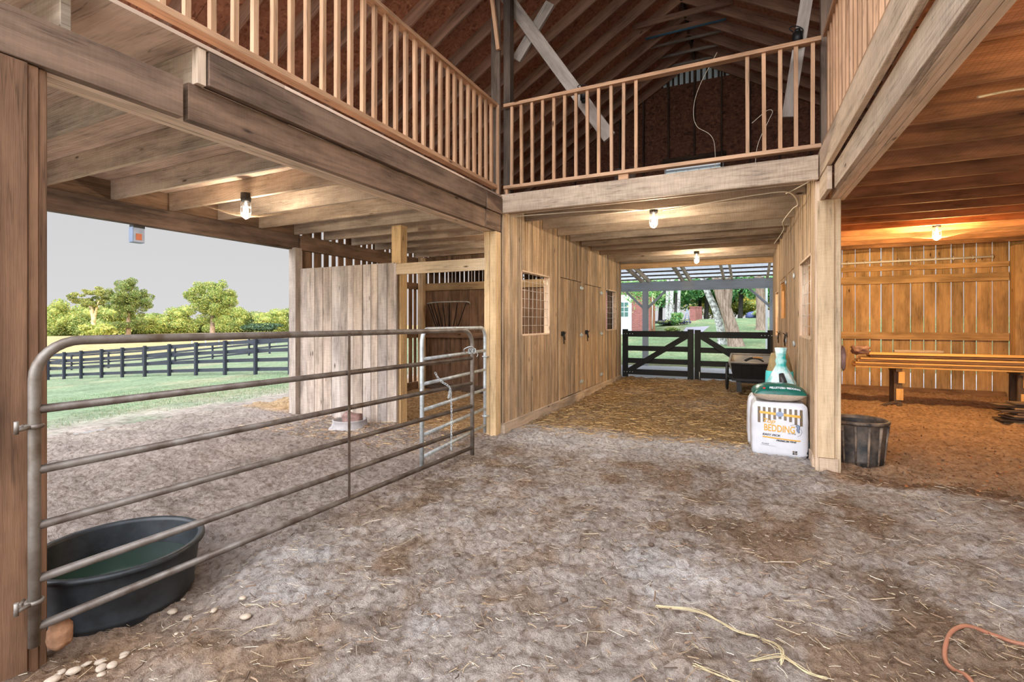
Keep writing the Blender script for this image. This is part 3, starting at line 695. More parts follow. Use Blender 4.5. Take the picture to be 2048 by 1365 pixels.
def gadget(x, z):
    r = empty('pulley', (x, 6.10, z)); 
    mb = MB(); mb.tube([(0, 0, -.06), (0, 0, .06)], .05, 14); mb.tube([(0, 0, .06), (0, 0, .1)], .028, 12); mb.tube([(0, 0, -.09), (0, 0, -.06)], .035, 12); mb.build('housing', M_IRON, r)
    mb = MB(); mb.tube(bez([(-.04, 0, .08), (-.08, -.02, .12), (-.02, 0, .14), (.05, .02, .1), (.04, 0, .02)], 5), .006, 6); mb.build('hook', M_IRON, r)
    return r
tag(gadget(-1.92, 4.42), 'small dark pulley on the left grey diagonal plank above the railing', 'pulley')
tag(gadget(.46, 4.55), 'small dark pulley on the right grey diagonal plank', 'pulley')

# ------------------------------------------------------------------ loft floors and joists (seen from below)
def deck(name, lo, hi, mat, sheet=1.22, along=1):
    mb = MB(); y = lo[1]
    while y < hi[1]-.01:
        y2 = min(y+sheet, hi[1]); mb.box((lo[0], y, lo[2]), (hi[0], y2-.004, hi[2]), 0, rt(.06)); y = y2
    o = mb.build(name, mat); tag(o, kind='structure'); return o
dl = deck('ceiling_left', (-6.72, 0.0, 3.155), (-2.965, YE, 3.178), W_PLY)
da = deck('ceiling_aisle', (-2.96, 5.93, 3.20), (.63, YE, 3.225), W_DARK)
dr = deck('ceiling_right', (.86, 0.0, 3.20), (4.7, YE, 3.225), W_CEIL)
k = 0; y = .59
while y < YE-.1:
    rail('joist', (-6.70, y, 3.042), (-3.04, y, 3.042), .045, .222, W_JOIST, None, parent=dl, tint=rt(.1)); y += .64
mb = MB(); mb.box((-3.03, 1.835, 2.935), (-2.975, 1.885, 3.15), 2); mb.build('joist_end', W_SOFF, dl)
for y in [6.1]+[6.62+.667*k for k in range(9)]:
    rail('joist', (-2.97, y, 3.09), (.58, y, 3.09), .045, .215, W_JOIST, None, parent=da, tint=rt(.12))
y = .9
while y < YE-.2:
    rail('joist', (.875+max(0, .02*(5.88-y)), y, 3.08), (4.7, y, 3.08), .045, .235, W_CEIL, None, parent=dr, tint=rt(.14)); y += .61
onebox('end_header', (-3.0, YE-.05, 2.85), (.6, YE, 2.99), W_POST, 'brown plank header at the far end of the aisle ceiling', 'beam', tint=(.85, .72, .58))

onebox('end_rim_board', (-3.0, YE-.04, 3.0), (.6, YE, 3.2), W_JOIST, 'brown board above the plank header at the far end of the aisle', 'board')
# bird netting: real strands, sagging
def netting(x0, x1, y0, y1, z, name, label, step=.03, bulge=(), sag=.03, r=.0004, seed=1):
    rs = random.Random(seed); nx = int((x1-x0)/step); ny = int((y1-y0)/step)
    X = np.linspace(x0, x1, nx+1); Y = np.linspace(y0, y1, ny+1); GX, GY = np.meshgrid(X, Y, indexing='ij')
    Z = z-sag*np.abs(np.sin(np.pi*(GX-x0)/(x1-x0)))*(.6+.4*np.sin(GY*2.1+seed))-.01*np.sin(GX*5+GY*3)
    for (bx, by, bd, br) in bulge: Z = np.minimum(Z, Z*0+z-bd*np.exp(-((GX-bx)**2+(GY-by)**2)/br**2))
    V = []; F = []
    P = np.stack([GX, GY, Z], -1)
    def ribbon(pts, side):
        i = len(V)
        for p in pts: V.append((p[0]-side[0]*r, p[1]-side[1]*r, p[2])); V.append((p[0]+side[0]*r, p[1]+side[1]*r, p[2])); V.append((p[0], p[1], p[2]+r*1.7))
        for k in range(len(pts)-1):
            a = i+3*k
            for q in range(3): F.append((a+q, a+(q+1) % 3, a+3+(q+1) % 3, a+3+q))
    for i in range(nx+1): ribbon(P[i, ::2], (1, 0))
    for j in range(ny+1): ribbon(P[::2, j], (0, 1))
    m = bpy.data.meshes.new(name); m.from_pydata(V, [], F); m.materials.append(M_NET); o = bpy.data.objects.new(name, m); COL.objects.link(o)
    at = m.color_attributes.new('tint', 'FLOAT_COLOR', 'POINT'); at.data.foreach_set('color', np.ones(len(V)*4, np.float32))
    tag(o, label, 'netting'); return o
netting(-6.66, -3.24, 1.2, 5.7, 2.915, 'bird_netting', 'fine bird netting stretched below the left bay joists', bulge=[(-5.195, 3.75, .2, .5)], seed=1)
netting(-2.96, .5, 5.95, 12.5, 2.97, 'bird_netting', 'fine bird netting stretched below the aisle joists', bulge=[(-1.144, 6.65, .1, .4), (-1.0, 10.88, .12, .4)], seed=2)
netting(1.0, 4.35, 2.2, 12.4, 2.95, 'bird_netting', 'fine bird netting glowing orange below the right room joists', bulge=[(2.55, 9.5, .17, .55)], seed=3)

# ------------------------------------------------------------------ railings
def railing(name, origin, u, L, label, n_off, spacing=.149, skip=(), z0=3.27, z1=4.40, swg=False, over=0.0, zb=0):
    root = empty(name, origin); tag(root, label, 'railing'); u = Vector(u)
    def part(nm, a, b, w, h, up=(0, 0, 1), mat=W_BAL):
        mb = MB(); mb.board(a, b, w, h, up=up, jit=.0015); o = mb.build(nm, mat, root, bevel=.002); return o
    part('top_rail', u*-over+Vector((0, 0, z1-.022)), u*L+Vector((0, 0, z1-.022)), .09, .042)
    part('bottom_rail', Vector((0, 0, z0+.022)), u*L+Vector((0, 0, z0+.022)), .09, .042)
    d = n_off; k = 0
    while d < L-.03:
        if not any(a < d < b for a, b in skip):
            w = random.uniform(-.006, .006); lean = u*random.uniform(-.008, .008)
            part('baluster', u*(d+w)+Vector((0, 0, z0+.04)), u*(d+w)+lean+Vector((0, 0, z1-.04)), .038, .038, up=tuple(u))
        d += spacing; k += 1
    if swg: swing(root)
    return root
railing('railing', (-3.05, 5.80, 0), (0, -1, 0), 5.6, 'long wooden baluster railing along the left loft edge', .107)
railing('railing', (-2.95, 5.88, 0), (1, 0, 0), 3.60, 'wooden baluster railing with a gap across the aisle loft', .101, skip=((1.80, 2.84),))
railing('railing', (.70, 5.80, 0), (0, -1, 0), 5.6, 'wooden baluster railing along the right loft edge', .10, swg=True)
onebox('rail_end_post', (-3.03, 5.78, 3.18), (-2.99, 5.835, 4.38), W_BAL, 'light brown end board of the left loft railing at the corner', 'post', 2)
onebox('rail_block', (-2.95, 5.86, 3.2), (-2.90, 5.92, 3.27), W_BAL, 'small block under left end of the aisle railing', 'block')
onebox('rail_block', (-1.42, 5.86, 3.2), (-1.30, 5.92, 3.27), W_BAL, 'small block under the aisle railing beside its gap', 'block')

mb = MB()
for k in range(46): mb.tube([(-.32+.02*k, 5.94, 3.2), (-.32+.02*k, 5.94, 3.275)], .0012, 4)
for k in range(4): mb.tube([(-.32, 5.94, 3.205+.02*k), (.6, 5.94, 3.205+.02*k)], .0012, 4)
tag(mb.build('wire_mesh', M_IRON), 'strip of square wire mesh under right end of the aisle railing', 'mesh')
# ------------------------------------------------------------------ roof
def rslope(sgn, mat=M_OSB):
    xa = -1.2; xe = -6.95 if sgn < 0 else 4.75; y0 = 1.2; y1 = YE+.25; mb = MB()
    for k in range(11):
        ya = y0+k*1.22; yb = min(ya+1.215, y1)
        if ya >= y1: break
        for j in range(3):
            p = xa+(xe-xa)*j/3; q = xa+(xe-xa)*(j+1)/3-.006*(1 if sgn > 0 else -1)
            t = rt(.12, .02); za, zb = roofz(p)+.01, roofz(q)+.01
            P = [(p, ya, za), (q, ya, zb), (q, yb, zb), (p, yb, za)]
            mb.quad(P, tint=t); mb.quad([(x, y, z+.02) for x, y, z in P[::-1]], tint=t)
    return mb
o = rslope(-1).build('ceiling_roof_left', M_OSB); tag(o, kind='structure'); RL = o
o = rslope(1).build('ceiling_roof_right', M_OSB); tag(o, kind='structure'); RR = o
y = 1.53; ys = []
while y < YE+.1: ys.append(y); y += .61
for y in ys:
    rail('rafter', (-1.21, y, roofz(-1.21)-.10), (-6.9, y, roofz(-6.9)-.10), .04, .19, W_RAFT, None, parent=RL, tint=rt(.12))
    rail('rafter', (-1.19, y, roofz(-1.19)-.10), (4.7, y, roofz(4.7)-.10), .04, .19, W_RAFT, None, parent=RR, tint=rt(.12))
rail('ridge_board', (-1.2, 1.2, 7.86), (-1.2, YE, 7.86), .045, .2, W_DARK, None, parent=RL)
zt = 7.55
for k, (y, z, w, nm) in enumerate(((9.9, 7.40, .92, 'thicker dark collar tie nearest the camera below the ridge'), (10.55, 7.52, .78, 'dark collar tie with blue light painted on its lower edge'), (11.0, 7.50, .78, 'thin pale edged collar tie just behind the one with painted blue light'), (11.55, 7.52, .75, 'third collar tie from the dark gable below the ridge'), (12.1, 7.55, .72, 'collar tie nearest the dark gable'))):
    mb = MB(); mb.board((-1.2-w, y, z), (-1.2+w, y, z), .035, .11 if k < 2 else .05); o = mb.build('collar_tie', W_RAFT if k < 2 else W_GREY, bevel=.002); tag(o, nm, 'collar tie')
    if k == 1:
        mb = MB(); mb.board((-1.2-w, y-.003, z-.058), (-1.2+w, y-.003, z-.058), .045, .02, tint=(.25, .75, 1.3)); mb.build('painted_blue_light', W_GREY, o)  # coloured strip painted in place of blue light on the tie
# outer metal roofing
mb = MB()
for s_ in (-1, 1):
    xe = -7.1 if s_ < 0 else 4.9
    P = [(-1.2, 1.1, roofz(-1.2)+.06), (xe, 1.1, roofz(xe)+.06), (xe, YE+.4, roofz(xe)+.06), (-1.2, YE+.4, roofz(-1.2)+.06)]
    mb.quad(P); mb.quad([(x, y, z+.01) for x, y, z in P[::-1]])
tag(mb.build('roof_cladding', M_METALR), kind='structure')
# gable wall of OSB with triangular light opening
mb = MB()
def gpoly(x0, x1, z0, ztop, y, t):
    a = min(roofz(x0), ztop); b = min(roofz(x1), ztop)
    xs = [x0, x1]
    P = [(x0, y, z0), (x1, y, z0), (x1, y, b), (x0, y, a)]
    mb.quad(P, tint=t); mb.quad([(q[0], q[1]+.015, q[2]) for q in P[::-1]], tint=t)
xs = [-6.75, -5.5, -4.4, -3.6, -2.4, -2.283, -1.88, -1.2, -.58, -.117, 0, 1.2, 2.4, 3.4, 4.5]
for a, b in zip(xs[:-1], xs[1:]):
    if a >= -1.89 and b <= -.57:
        t = rt(.08); gpoly(a, b, 3.2, 4.6, YE, t); gpoly(a, b, 5.36, 7.3, YE, t)
    else: gpoly(a, b, 3.2, 7.3, YE, rt(.12))
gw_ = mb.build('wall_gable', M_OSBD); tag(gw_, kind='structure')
for x in (-4.2, -3.6, -3.0, -2.4, -1.8, -1.2, -.6, 0, .6, 1.2, 1.8, 2.4):
    zt_ = roofz(x)-.15
    if -1.85 < x < -.6: rail('stud', (x, YE-.05, 5.5), (x, YE-.05, zt_), .04, .09, W_DARK, None, parent=gw_, up=(0, 1, 0), tint=(.7, .6, .55))
    else: rail('stud', (x, YE-.05, 3.23), (x, YE-.05, zt_), .04, .09, W_DARK, None, parent=gw_, up=(0, 1, 0), tint=(.7, .6, .55))
rail('window_header', (-1.95, YE-.05, 5.45), (-.5, YE-.05, 5.45), .04, .14, W_DARK, None, parent=gw_, tint=(.6, .5, .45))
# corrugated light panel behind the gable opening: pale sheets between dark ribs
lpn = empty('light_panel', (-1.2, YE+.1, 7.2)); tag(lpn, 'pale corrugated panel with dark ribs filling the gable peak', 'panel')
a = -2.2
while a < -.2:
    for (u, v, mt, nm, dy) in ((a, a+.075, M_CORR, 'pale_rib', 0), (a+.075, a+.13, W_DARK, 'dark_rib', -.015)):
        mb = MB(); za, zb = max(roofz(u)+.1, 7.25), max(roofz(v)+.1, 7.25)
        P = [(u+1.2, dy, 0), (v+1.2, dy, 0), (v+1.2, dy, zb-7.2), (u+1.2, dy, za-7.2)]; mb.quad(P, tint=(1, 1, 1) if mt == M_CORR else (.6, .6, .6)); mb.quad([(x, y+.006, z) for x, y, z in P[::-1]], tint=(1, 1, 1)); mb.build(nm, mt, lpn)
    a += .13
# gable window
w = MB()
for lo, hi in (((-1.9, YE-.03, 5.32), (-.56, YE+.02, 5.37)), ((-1.9, YE-.03, 4.58), (-.56, YE+.02, 4.63)), ((-1.9, YE-.03, 4.63), (-1.86, YE+.02, 5.32)), ((-.60, YE-.03, 4.63), (-.56, YE+.02, 5.32)), ((-1.86, YE-.02, 5.19), (-.60, YE+.02, 5.235))): w.box(lo, hi)
for x in (-1.62, -1.36, -1.1, -.84): w.box((x-.008, YE-.01, 4.63), (x+.008, YE+.01, 5.2))
wo_ = w.build('window_5', M_WHITE); tag(wo_, kind='structure')
mb = MB(); mb.box((-1.86, YE-.003, 4.63), (-.6, YE+.003, 5.2)); mb.build('pane', M_PANE, wo_)
# loose boards leaning in the loft, cables
for x, z, dx, lab in ((-2.15, 4.05, .02, 'short dark board standing in the loft left of the gable window'), (-1.98, 4.05, .12, 'leaning dark board in the loft nearest the gable window'), (-2.45, 3.7, -.03, 'small grey board standing in the loft behind the left balusters')):
    mb = MB(); mb.board((x-.1, 9.0, 3.23), (x-.1+dx, 9.25, z+.35), .13, .025, up=(0, 1, 0)); o = mb.build('loose_board', W_DARK if x > -2.4 else W_GREY); tag(o, lab, 'board')
def cable(name, pts, r, label, mat=M_CABLE, n=8):
    mb = MB(); mb.tube(bez(pts, n), r, 6); o = mb.build(name, mat); tag(o, label, 'cable'); return o
cable('loft_cable', [(-.40, 7.2, 5.15), (-.62, 7.2, 4.75), (-.70, 7.2, 4.45), (-.66, 7.2, 4.2), (-.44, 7.2, 3.95), (-.44, 7.2, 3.23)], .0035, 'thin pale cable hanging in a loop behind the aisle railing gap')
cable('loft_cable', [(.02, 6.6, 3.9), (.18, 6.6, 4.02), (.24, 6.6, 4.0), (.2, 6.6, 3.9), (.08, 6.55, 3.6), (.05, 6.55, 3.23)], .0035, 'short curl of pale cable behind right end of the aisle railing')
cable('power_cable', [(-2.93, 5.99, 2.93), (-2.5, 6.0, 2.92), (-2.0, 6.1, 2.93), (-1.5, 6.3, 2.95), (-1.2, 6.5, 2.95)], .007, 'pale cable running from left aisle wall to the nearest aisle lamp')
cable('power_cable', [(-1.0, 6.5, 2.93), (-.4, 6.35, 2.94), (.1, 6.2, 2.94), (.38, 6.2, 2.93), (.50, 6.6, 2.88), (.47, 7.0, 2.90), (.40, 7.6, 2.86), (.45, 8.4, 2.88), (.38, 9.6, 2.86)], .007, 'pale twin cable from nearest aisle lamp along the right wall top')
cable('power_cable', [(.36, 6.25, 2.93), (.52, 6.02, 2.96), (.60, 5.93, 3.0)], .006, 'short cable rising to the right end of the aisle header')
cable('power_cable', [(1.3, 4.1, 2.93), (1.6, 4.2, 2.97), (2.2, 4.35, 2.95), (3.2, 4.45, 2.94)], .008, 'pale cable along the ceiling of the orange lit room')

# ------------------------------------------------------------------ lamps
def lamp(loc, warm, power, label, r=.05, h=.16, topz=2.98):
    root = empty('caged_lamp', loc); tag(root, label, 'lamp', )
    mb = MB(); mb.lathe([(.02, topz-loc[2]), (.055, topz-loc[2]-.002), (.055, .13), (.05, .10), (.03, .095)], n=20); mb.build('lamp_base', M_IRON, root)
    mb = MB(); mb.lathe([(.012, -.06), (.026, -.045), (.030, -.01), (.022, .03), (.014, .06), (.013, .09)], n=16); mb.build('bulb', M_BULBW if warm else M_BULB, root)
    mb = MB()
    for k in range(6):
        a = k*math.pi/3; pts = [(r*math.cos(a), r*math.sin(a), .10), (r*math.cos(a), r*math.sin(a), -.04), (r*.6*math.cos(a), r*.6*math.sin(a), -.08), (0, 0, -.095)]
        mb.tube(bez(pts, 4), .0022, 5)
    for z in (.04, -.03): mb.tube([(r*math.cos(t*math.pi/12), r*math.sin(t*math.pi/12), z) for t in range(24)], .0022, 5, closed=True)
    mb.build('wire_cage', M_GALV, root)
    ld = bpy.data.lights.new('lamp_light', 'POINT'); lo = bpy.data.objects.new('lamp_light', ld); COL.objects.link(lo); lo.parent = root
    lo.location = (0, 0, -.10); ld.energy = power; ld.color = (1, .64, .26) if warm else (1, .86, .66); ld.shadow_soft_size = .05
    return root
lamp((-5.195, 3.75, 2.78), False, 75, 'caged bulb glowing white under the left bay joists')
lamp((-1.144, 6.66, 2.84), False, 105, 'nearest glowing caged lamp on the aisle ceiling')
lamp((-1.0, 10.90, 2.82), False, 105, 'farther glowing caged lamp at the far end of the aisle')
lamp((2.55, 9.53, 2.84), True, 380, 'orange glowing caged lamp in the right room')
lamp((-3.45, 7.6, 2.75), False, 80, 'lamp glowing in the left stall behind the pale corner post')
lamp((2.2, 3.2, 2.80), True, 40, 'lamp on the ceiling of the open right bay')

# ------------------------------------------------------------------ tube gates
def tube_gate(name, loc, ang, L, zs, top, label, mat_frame, mat_rail, r=.0215, bars=(), bottom=.08, rc=.13, hinges_at=0, flat=False):
    root = empty(name, loc, ang); tag(root, label, 'gate')
    arc = lambda cx, a0, a1: [(cx+rc*math.cos(a), 0, top-rc+rc*math.sin(a)) for a in np.linspace(a0, a1, 9)]
    mb = MB(); pts = [(0, 0, bottom-.03)]+[(0, 0, z) for z in (top*.5,)]+arc(rc, math.pi, math.pi/2)+arc(L-rc, math.pi/2, 0)+[(L, 0, top*.5), (L, 0, bottom-.03)]
    mb.tube(pts, r*1.05, 14); mb.build('frame_tube', mat_frame, root)
    for z in zs:
        mb = MB(); mb.tube([(r*.5, 0, z), (L-r*.5, 0, z)], r*.92, 12); mb.build('rail', mat_rail, root)
    for x in bars:
        mb = MB(); mb.box((x-.012, -r-.006, zs[-1]-.01), (x+.012, -r-.001, top), 2); mb.build('flat_bar', M_GALVR, root)
    for z in ((top-.38), (zs[-1]+.12)) if hinges_at is not None else ():
        mb = MB(); xx = 0 if hinges_at == 0 else L; s_ = -1 if hinges_at == 0 else 1
        mb.tube([(xx+r*1.25*math.cos(a), r*1.25*math.sin(a), z) for a in np.linspace(0, 2*math.pi, 17)[:-1]], .010, 6, closed=True)
        mb.tube([(xx+s_*.02, -.02, z), (xx+s_*.075, -.035, z-.004)], .009, 8); mb.tube([(xx+s_*.07, -.035, z-.02), (xx+s_*.07, -.035, z+.035)], .009, 8)
        mb.tube([(xx+s_*.05, 0, z), (xx+s_*.02, .05, z)], .008, 8)
        mb.build('hinge_clamp', M_GALVO if hinges_at == 0 and mat_frame == M_GALVO else M_GALV, root)
    return root
a1 = (-2.885, 1.055); b1 = (-2.735, 4.66); L1 = math.hypot(b1[0]-a1[0], b1[1]-a1[1]); an1 = math.atan2(b1[1]-a1[1], b1[0]-a1[0])
G1 = tube_gate('tube_gate', (a1[0], a1[1], 0), an1, L1, [1.108, .835, .585, .345, .13], 1.415, 'long six rail steel tube gate from the left post across the foreground', M_GALVO, M_GALVR, bars=(L1*.505,), rc=.17)
a2 = (-2.945, 4.03); b2 = (-3.13, 5.66); L2 = math.hypot(b2[0]-a2[0], b2[1]-a2[1]); an2 = math.atan2(b2[1]-a2[1], b2[0]-a2[0])
G2 = tube_gate('tube_gate', (a2[0], a2[1], 0), an2, L2, [1.13, .88, .62, .37, .15], 1.43, 'short galvanised tube gate hinged on the pale corner post', M_GALV, M_GALV, r=.02, hinges_at=1, rc=.13)
M_RUST = M_GALVO
def chain(name, pts, label, link=.034, w=.0085, r=.0026):
    P = bez(pts, 12); root = MB(); # equal arc spacing
    d = [0]
    for a, b in zip(P[:-1], P[1:]): d.append(d[-1]+(b-a).length)
    n = int(d[-1]/(link*.78)); 
    for k in range(n):
        s_ = (k+.5)*link*.78; j = max(i for i in range(len(d)) if d[i] <= s_); j = min(j, len(P)-2)
        t = (P[j+1]-P[j]).normalized(); c = P[j]+t*(s_-d[j])
        side = t.cross(Vector((1, 0, 0)) if k % 2 else Vector((0, 1, 0)));
        if side.length < .1: side = t.cross(Vector((0, 0, 1)))
        side.normalize()
        pts_ = []
        for q in range(12):
            a = 2*math.pi*q/12; pts_.append(c+t*(link/2-w)*(1 if math.cos(a) > 0 else -1)+t*w*math.cos(a)+side*w*math.sin(a))
        root.tube(pts_, r, 5, closed=True)
    o = root.build(name, M_GALV); tag(o, label, 'chain'); return o
def g1p(s_, z, off=0): return (a1[0]+math.cos(an1)*s_-math.sin(an1)*off, a1[1]+math.sin(an1)*s_+math.cos(an1)*off, z)
chain('gate_chain', [g1p(3.02, 1.0, .06), g1p(3.06, .92, .03), g1p(3.12, .86, -.03), g1p(3.16, .80, -.032), g1p(3.12, .74, -.03), g1p(3.15, .82, -.034), g1p(3.17, .6, -.034), g1p(3.17, .4, -.032), g1p(3.17, .19, -.03)], 'chain hanging from the long gate beside the short gate end')
wr2 = [g1p(L1+.02*math.cos(a*1.7)-.005, 1.185+.03*math.sin(a*2.3), .035*math.sin(a)) for a in np.linspace(0, 22, 60)]
mb = MB(); mb.tube(wr2, .004, 5); mb.tube(bez([g1p(L1, 1.2, -.03), g1p(L1-.08, 1.24, -.04), g1p(L1-.13, 1.21, .02), g1p(L1-.06, 1.17, .05)], 5), .006, 5); mb.tube(bez([g1p(L1, 1.18, -.03), g1p(L1+.05, 1.15, -.04), g1p(L1+.03, 1.12, -.04)], 5), .004, 5)
tag(mb.build('wire_tie', M_GALV), 'tangle of wire tying the long gate end to the short gate', 'wire tie')

# ------------------------------------------------------------------ trough, bucket, pan
def tub(name, loc, r0, r1, h, label, cat, mat, rim=.02, water=None, ribs=0, rimw=.03, n=64):
    root = empty(name, loc); tag(root, label, cat)
    mod = (lambda a, z, k: 1+.012*(abs(math.cos(a*ribs/2))**6) if 0 < z < h*.9 else 1) if ribs else None
    mb = MB(); prof = [(r0*.97, 0.0), (r0, .012), (r0+(r1-r0)*.15, h*.12), (r0+(r1-r0)*.17+.006, h*.14), (r0+(r1-r0)*.2, h*.17), (r0+(r1-r0)*.85, h*.84), (r1, h*.97)]
    mb.lathe(prof, n=n, mod=mod, caps=False); mb.lathe([(r1-.012, h*.97), (r0+(r1-r0)*.2-.012, h*.17), (r0-.012, .02), (.001, .02)], n=n, caps=False)
    mb.build('body', mat, root)
    mb = MB(); mb.lathe([(r1-.013, h*.93), (r1-.014, h), (r1+rimw*.3, h+.008), (r1+rimw, h), (r1+rimw, h-.02), (r1+rimw*.6, h-.025), (r1-.002, h*.93)], n=n, caps=False); mb.build('rim', M_RUBBER if mat == M_RUBBER else M_RUBD, root)
    if ribs:
        for k in range(ribs):
            a = 2*math.pi*k/ribs; mb = MB(); q = lambda r_, z: (r_*math.cos(a), r_*math.sin(a), z)
            mb.tube([q(r0+.002, .03), q(r0+(r1-r0)*.5+.004, h*.5), q(r1+.006, h*.92)], [.010, .013, .016], 6); mb.build('rib', M_RUBD, root)
    if water:
        rr = r0+(r1-r0)*water; mb = MB(); mb.lathe([(.001, h*water), (rr-.014, h*water)], n=n, caps=False); mb.build('water', M_WATER, root)
    return root
tub('water_trough', (-3.31, 1.585, -.13), .36, .405, .335, 'black rubber water trough behind the long gate by the left post', 'trough', M_RUBBER, water=.55, rimw=.022)
tub('rubber_bucket', (1.06, 6.50, -.05), .235, .27, .49, 'mud smeared black ribbed bucket standing right of the thick post', 'bucket', M_BUCK, ribs=14, rimw=.02)
pz = T(-5.35, 5.3)
pr = empty('feed_pan', (-5.15, 5.33, -.03)); tag(pr, 'dusty grey rubber feed pan on the ground before the grey panel', 'pan')
mb = MB(); mb.lathe([(.30, 0), (.285, .03), (.25, .06), (.232, .13), (.24, .145), (.225, .15), (.21, .13), (.20, .04), (.001, .035)], n=48, caps=False); mb.build('pan_body', M_PAN, pr)
def blob(name, loc, size, mat, label=None, cat=None, group=None, seed=0, sub=3, amp=.15, fr=1.5, flat=0.0, sq=0.0, parent=None):
    bm = bmesh.new(); bmesh.ops.create_icosphere(bm, subdivisions=sub, radius=1.0)
    for v in bm.verts:
        c = v.co.copy()
        if sq: m_ = max(abs(c.x), abs(c.y), abs(c.z)); c = c.lerp(c/m_*.8, sq)
        c = c*(1+amp*noise.fractal(v.co*fr+Vector((seed*3.7, seed, 0)), 1, 2, 3))
        if flat and c.z < -flat: c.z = -flat
        v.co = Vector((c.x*size[0], c.y*size[1], c.z*size[2]))
    m = bpy.data.meshes.new(name); bm.to_mesh(m); bm.free()
    for p in m.polygons: p.use_smooth = True
    at = m.color_attributes.new('tint', 'FLOAT_COLOR', 'POINT'); at.data.foreach_set('color', np.ones(len(m.vertices)*4, np.float32))
    m.materials.append(mat); o = bpy.data.objects.new(name, m); COL.objects.link(o); o.location = loc
    if parent: o.parent = parent
    if label: tag(o, label, cat, group)
    return o
o = blob('salt_block', (-5.10, 5.33, .12), (.16, .11, .10), M_SALT, 'worn brown salt block sitting in the dusty feed pan', 'salt block', seed=4, amp=.25, sq=.6); o.rotation_euler = (0, .15, .3)

# ------------------------------------------------------------------ bedding bales and bags
BX0, BX1, BZ1, BY0 = .02, .56, .615, 6.22
BW = (BX1-BX0)/2; BH = BZ1/2
def bale_y(u, v):                       # how far the front bulges (u,v in -1..1)
    return -.035*(1-abs(u)**3)*(1-abs(v)**3)
def bale(name, loc, label, dy=.2, rot=0.0, seed=0, lx=1.0):
    root = empty(name, loc, rot); tag(root, label, 'bale')
    n = 26; vs = {}; mb_v = []; F = []
    def P(ix, iy, iz):
        x, y, z = ix/n*2-1, iy/n*2-1, iz/n*2-1
        bul = .035*(1-abs(x)**3)*(1-abs(z)**3) if abs(y) > .99 else 0
        bs = .02*(1-abs(y)**3)*(1-abs(z)**3) if abs(x) > .99 else 0
        def rd(a, b_):  # corner rounding
            m_ = max(0, abs(a)-.86)/.14*max(0, abs(b_)-.86)/.14; return 1-m_*.06
        X = x*BW*lx*rd(y, z)*rd(x, z)+math.copysign(bs, x)*(abs(x) > .99); Y = y*dy*rd(x, y)*rd(y, z)+math.copysign(bul, y); Z = z*BH*rd(x, z)*rd(z, y)
        w = noise.fractal(Vector((X*9+seed, Y*9, Z*14)), 1, 2, 3)*.005
        edge = max(abs(x), abs(z)) if abs(y) > .99 else 1
        k = w*(1 if edge > .9 else .35)
        return (X+k*(x if abs(x) > .99 else 0), Y+k*(y if abs(y) > .99 else 0), Z+BH+k)
    def vid(a):
        if a not in vs: vs[a] = len(mb_v); mb_v.append(P(*a))
        return vs[a]
    for ax in range(3):
        for side in (0, n):
            for i in range(n):
                for j in range(n):
                    q = []
                    for (a, b_) in ((i, j), (i+1, j), (i+1, j+1), (i, j+1)):
                        t = [0, 0, 0]; t[ax] = side; t[(ax+1) % 3] = a; t[(ax+2) % 3] = b_; q.append(vid(tuple(t)))
                    F.append(tuple(q if side else q[::-1]))
    m = bpy.data.meshes.new('wrap'); m.from_pydata(mb_v, [], F)
    for p in m.polygons: p.use_smooth = True
    at = m.color_attributes.new('tint', 'FLOAT_COLOR', 'POINT'); at.data.foreach_set('color', np.ones(len(m.vertices)*4, np.float32))
    m.materials.append(M_WHITEP); o = bpy.data.objects.new('wrap', m); COL.objects.link(o); o.parent = root
    return root
def decal(verts2, faces, mat, name, parent, dy):
    """flat shapes in (u metres from centre, z metres from base) laid on the bale's bulged front"""
    V = []
    for (x, z) in verts2:
        z = z*.615/.69
        u = x/BW; v = (z-BH)/BH; V.append((x, -dy+bale_y(min(1, abs(u)), min(1, abs(v)))-.0055, z))
    m = bpy.data.meshes.new(name); m.from_pydata(V, [], faces); m.materials.append(mat)
    at = m.color_attributes.new('tint', 'FLOAT_COLOR', 'POINT'); at.data.foreach_set('color', np.ones(len(V)*4, np.float32))
    o = bpy.data.objects.new(name, m); COL.objects.link(o); o.parent = parent; return o
def rect(x0, x1, z0, z1, n=10, shear=0.0):
    V = []; F = []
    for i in range(n+1):
        x = x0+(x1-x0)*i/n; V += [(x, z0+shear*x), (x, z1+shear*x)]
    for i in range(n): F.append((2*i, 2*i+2, 2*i+3, 2*i+1))
    return V, F
def text2(s, size, x, z, shear=0.0, xs=1.0, italic=0.0, bold=.0):
    cu = bpy.data.curves.new('t', 'FONT'); cu.body = s; cu.size = size; cu.align_x = 'CENTER'; cu.offset = bold; cu.shear = italic; cu.resolution_u = 3
    ob = bpy.data.objects.new('t', cu); COL.objects.link(ob); dg = bpy.context.evaluated_depsgraph_get()
    me = bpy.data.meshes.new_from_object(ob.evaluated_get(dg)); bm = bmesh.new(); bm.from_mesh(me)
    bmesh.ops.triangulate(bm, faces=bm.faces)
    V = [(x+v.co.x*xs, z+v.co.y+shear*(x+v.co.x*xs)) for v in bm.verts]; F = [tuple(v.index for v in f.verts) for f in bm.faces]
    bm.free(); bpy.data.objects.remove(ob); bpy.data.curves.remove(cu); bpy.data.meshes.remove(me)
    return V, F
DY = .19
B1 = bale('bedding_bale', ((BX0+BX1)/2, BY0+DY, -.01), 'front white plastic bale printed TOP BEDDING against the right wall', DY, .03)
bale('bedding_bale', ((BX0+BX1)/2-.035, BY0+DY*3+.05, -.005), 'second white plastic bale standing behind the printed one', DY, -.02, 5)
sh = -.04
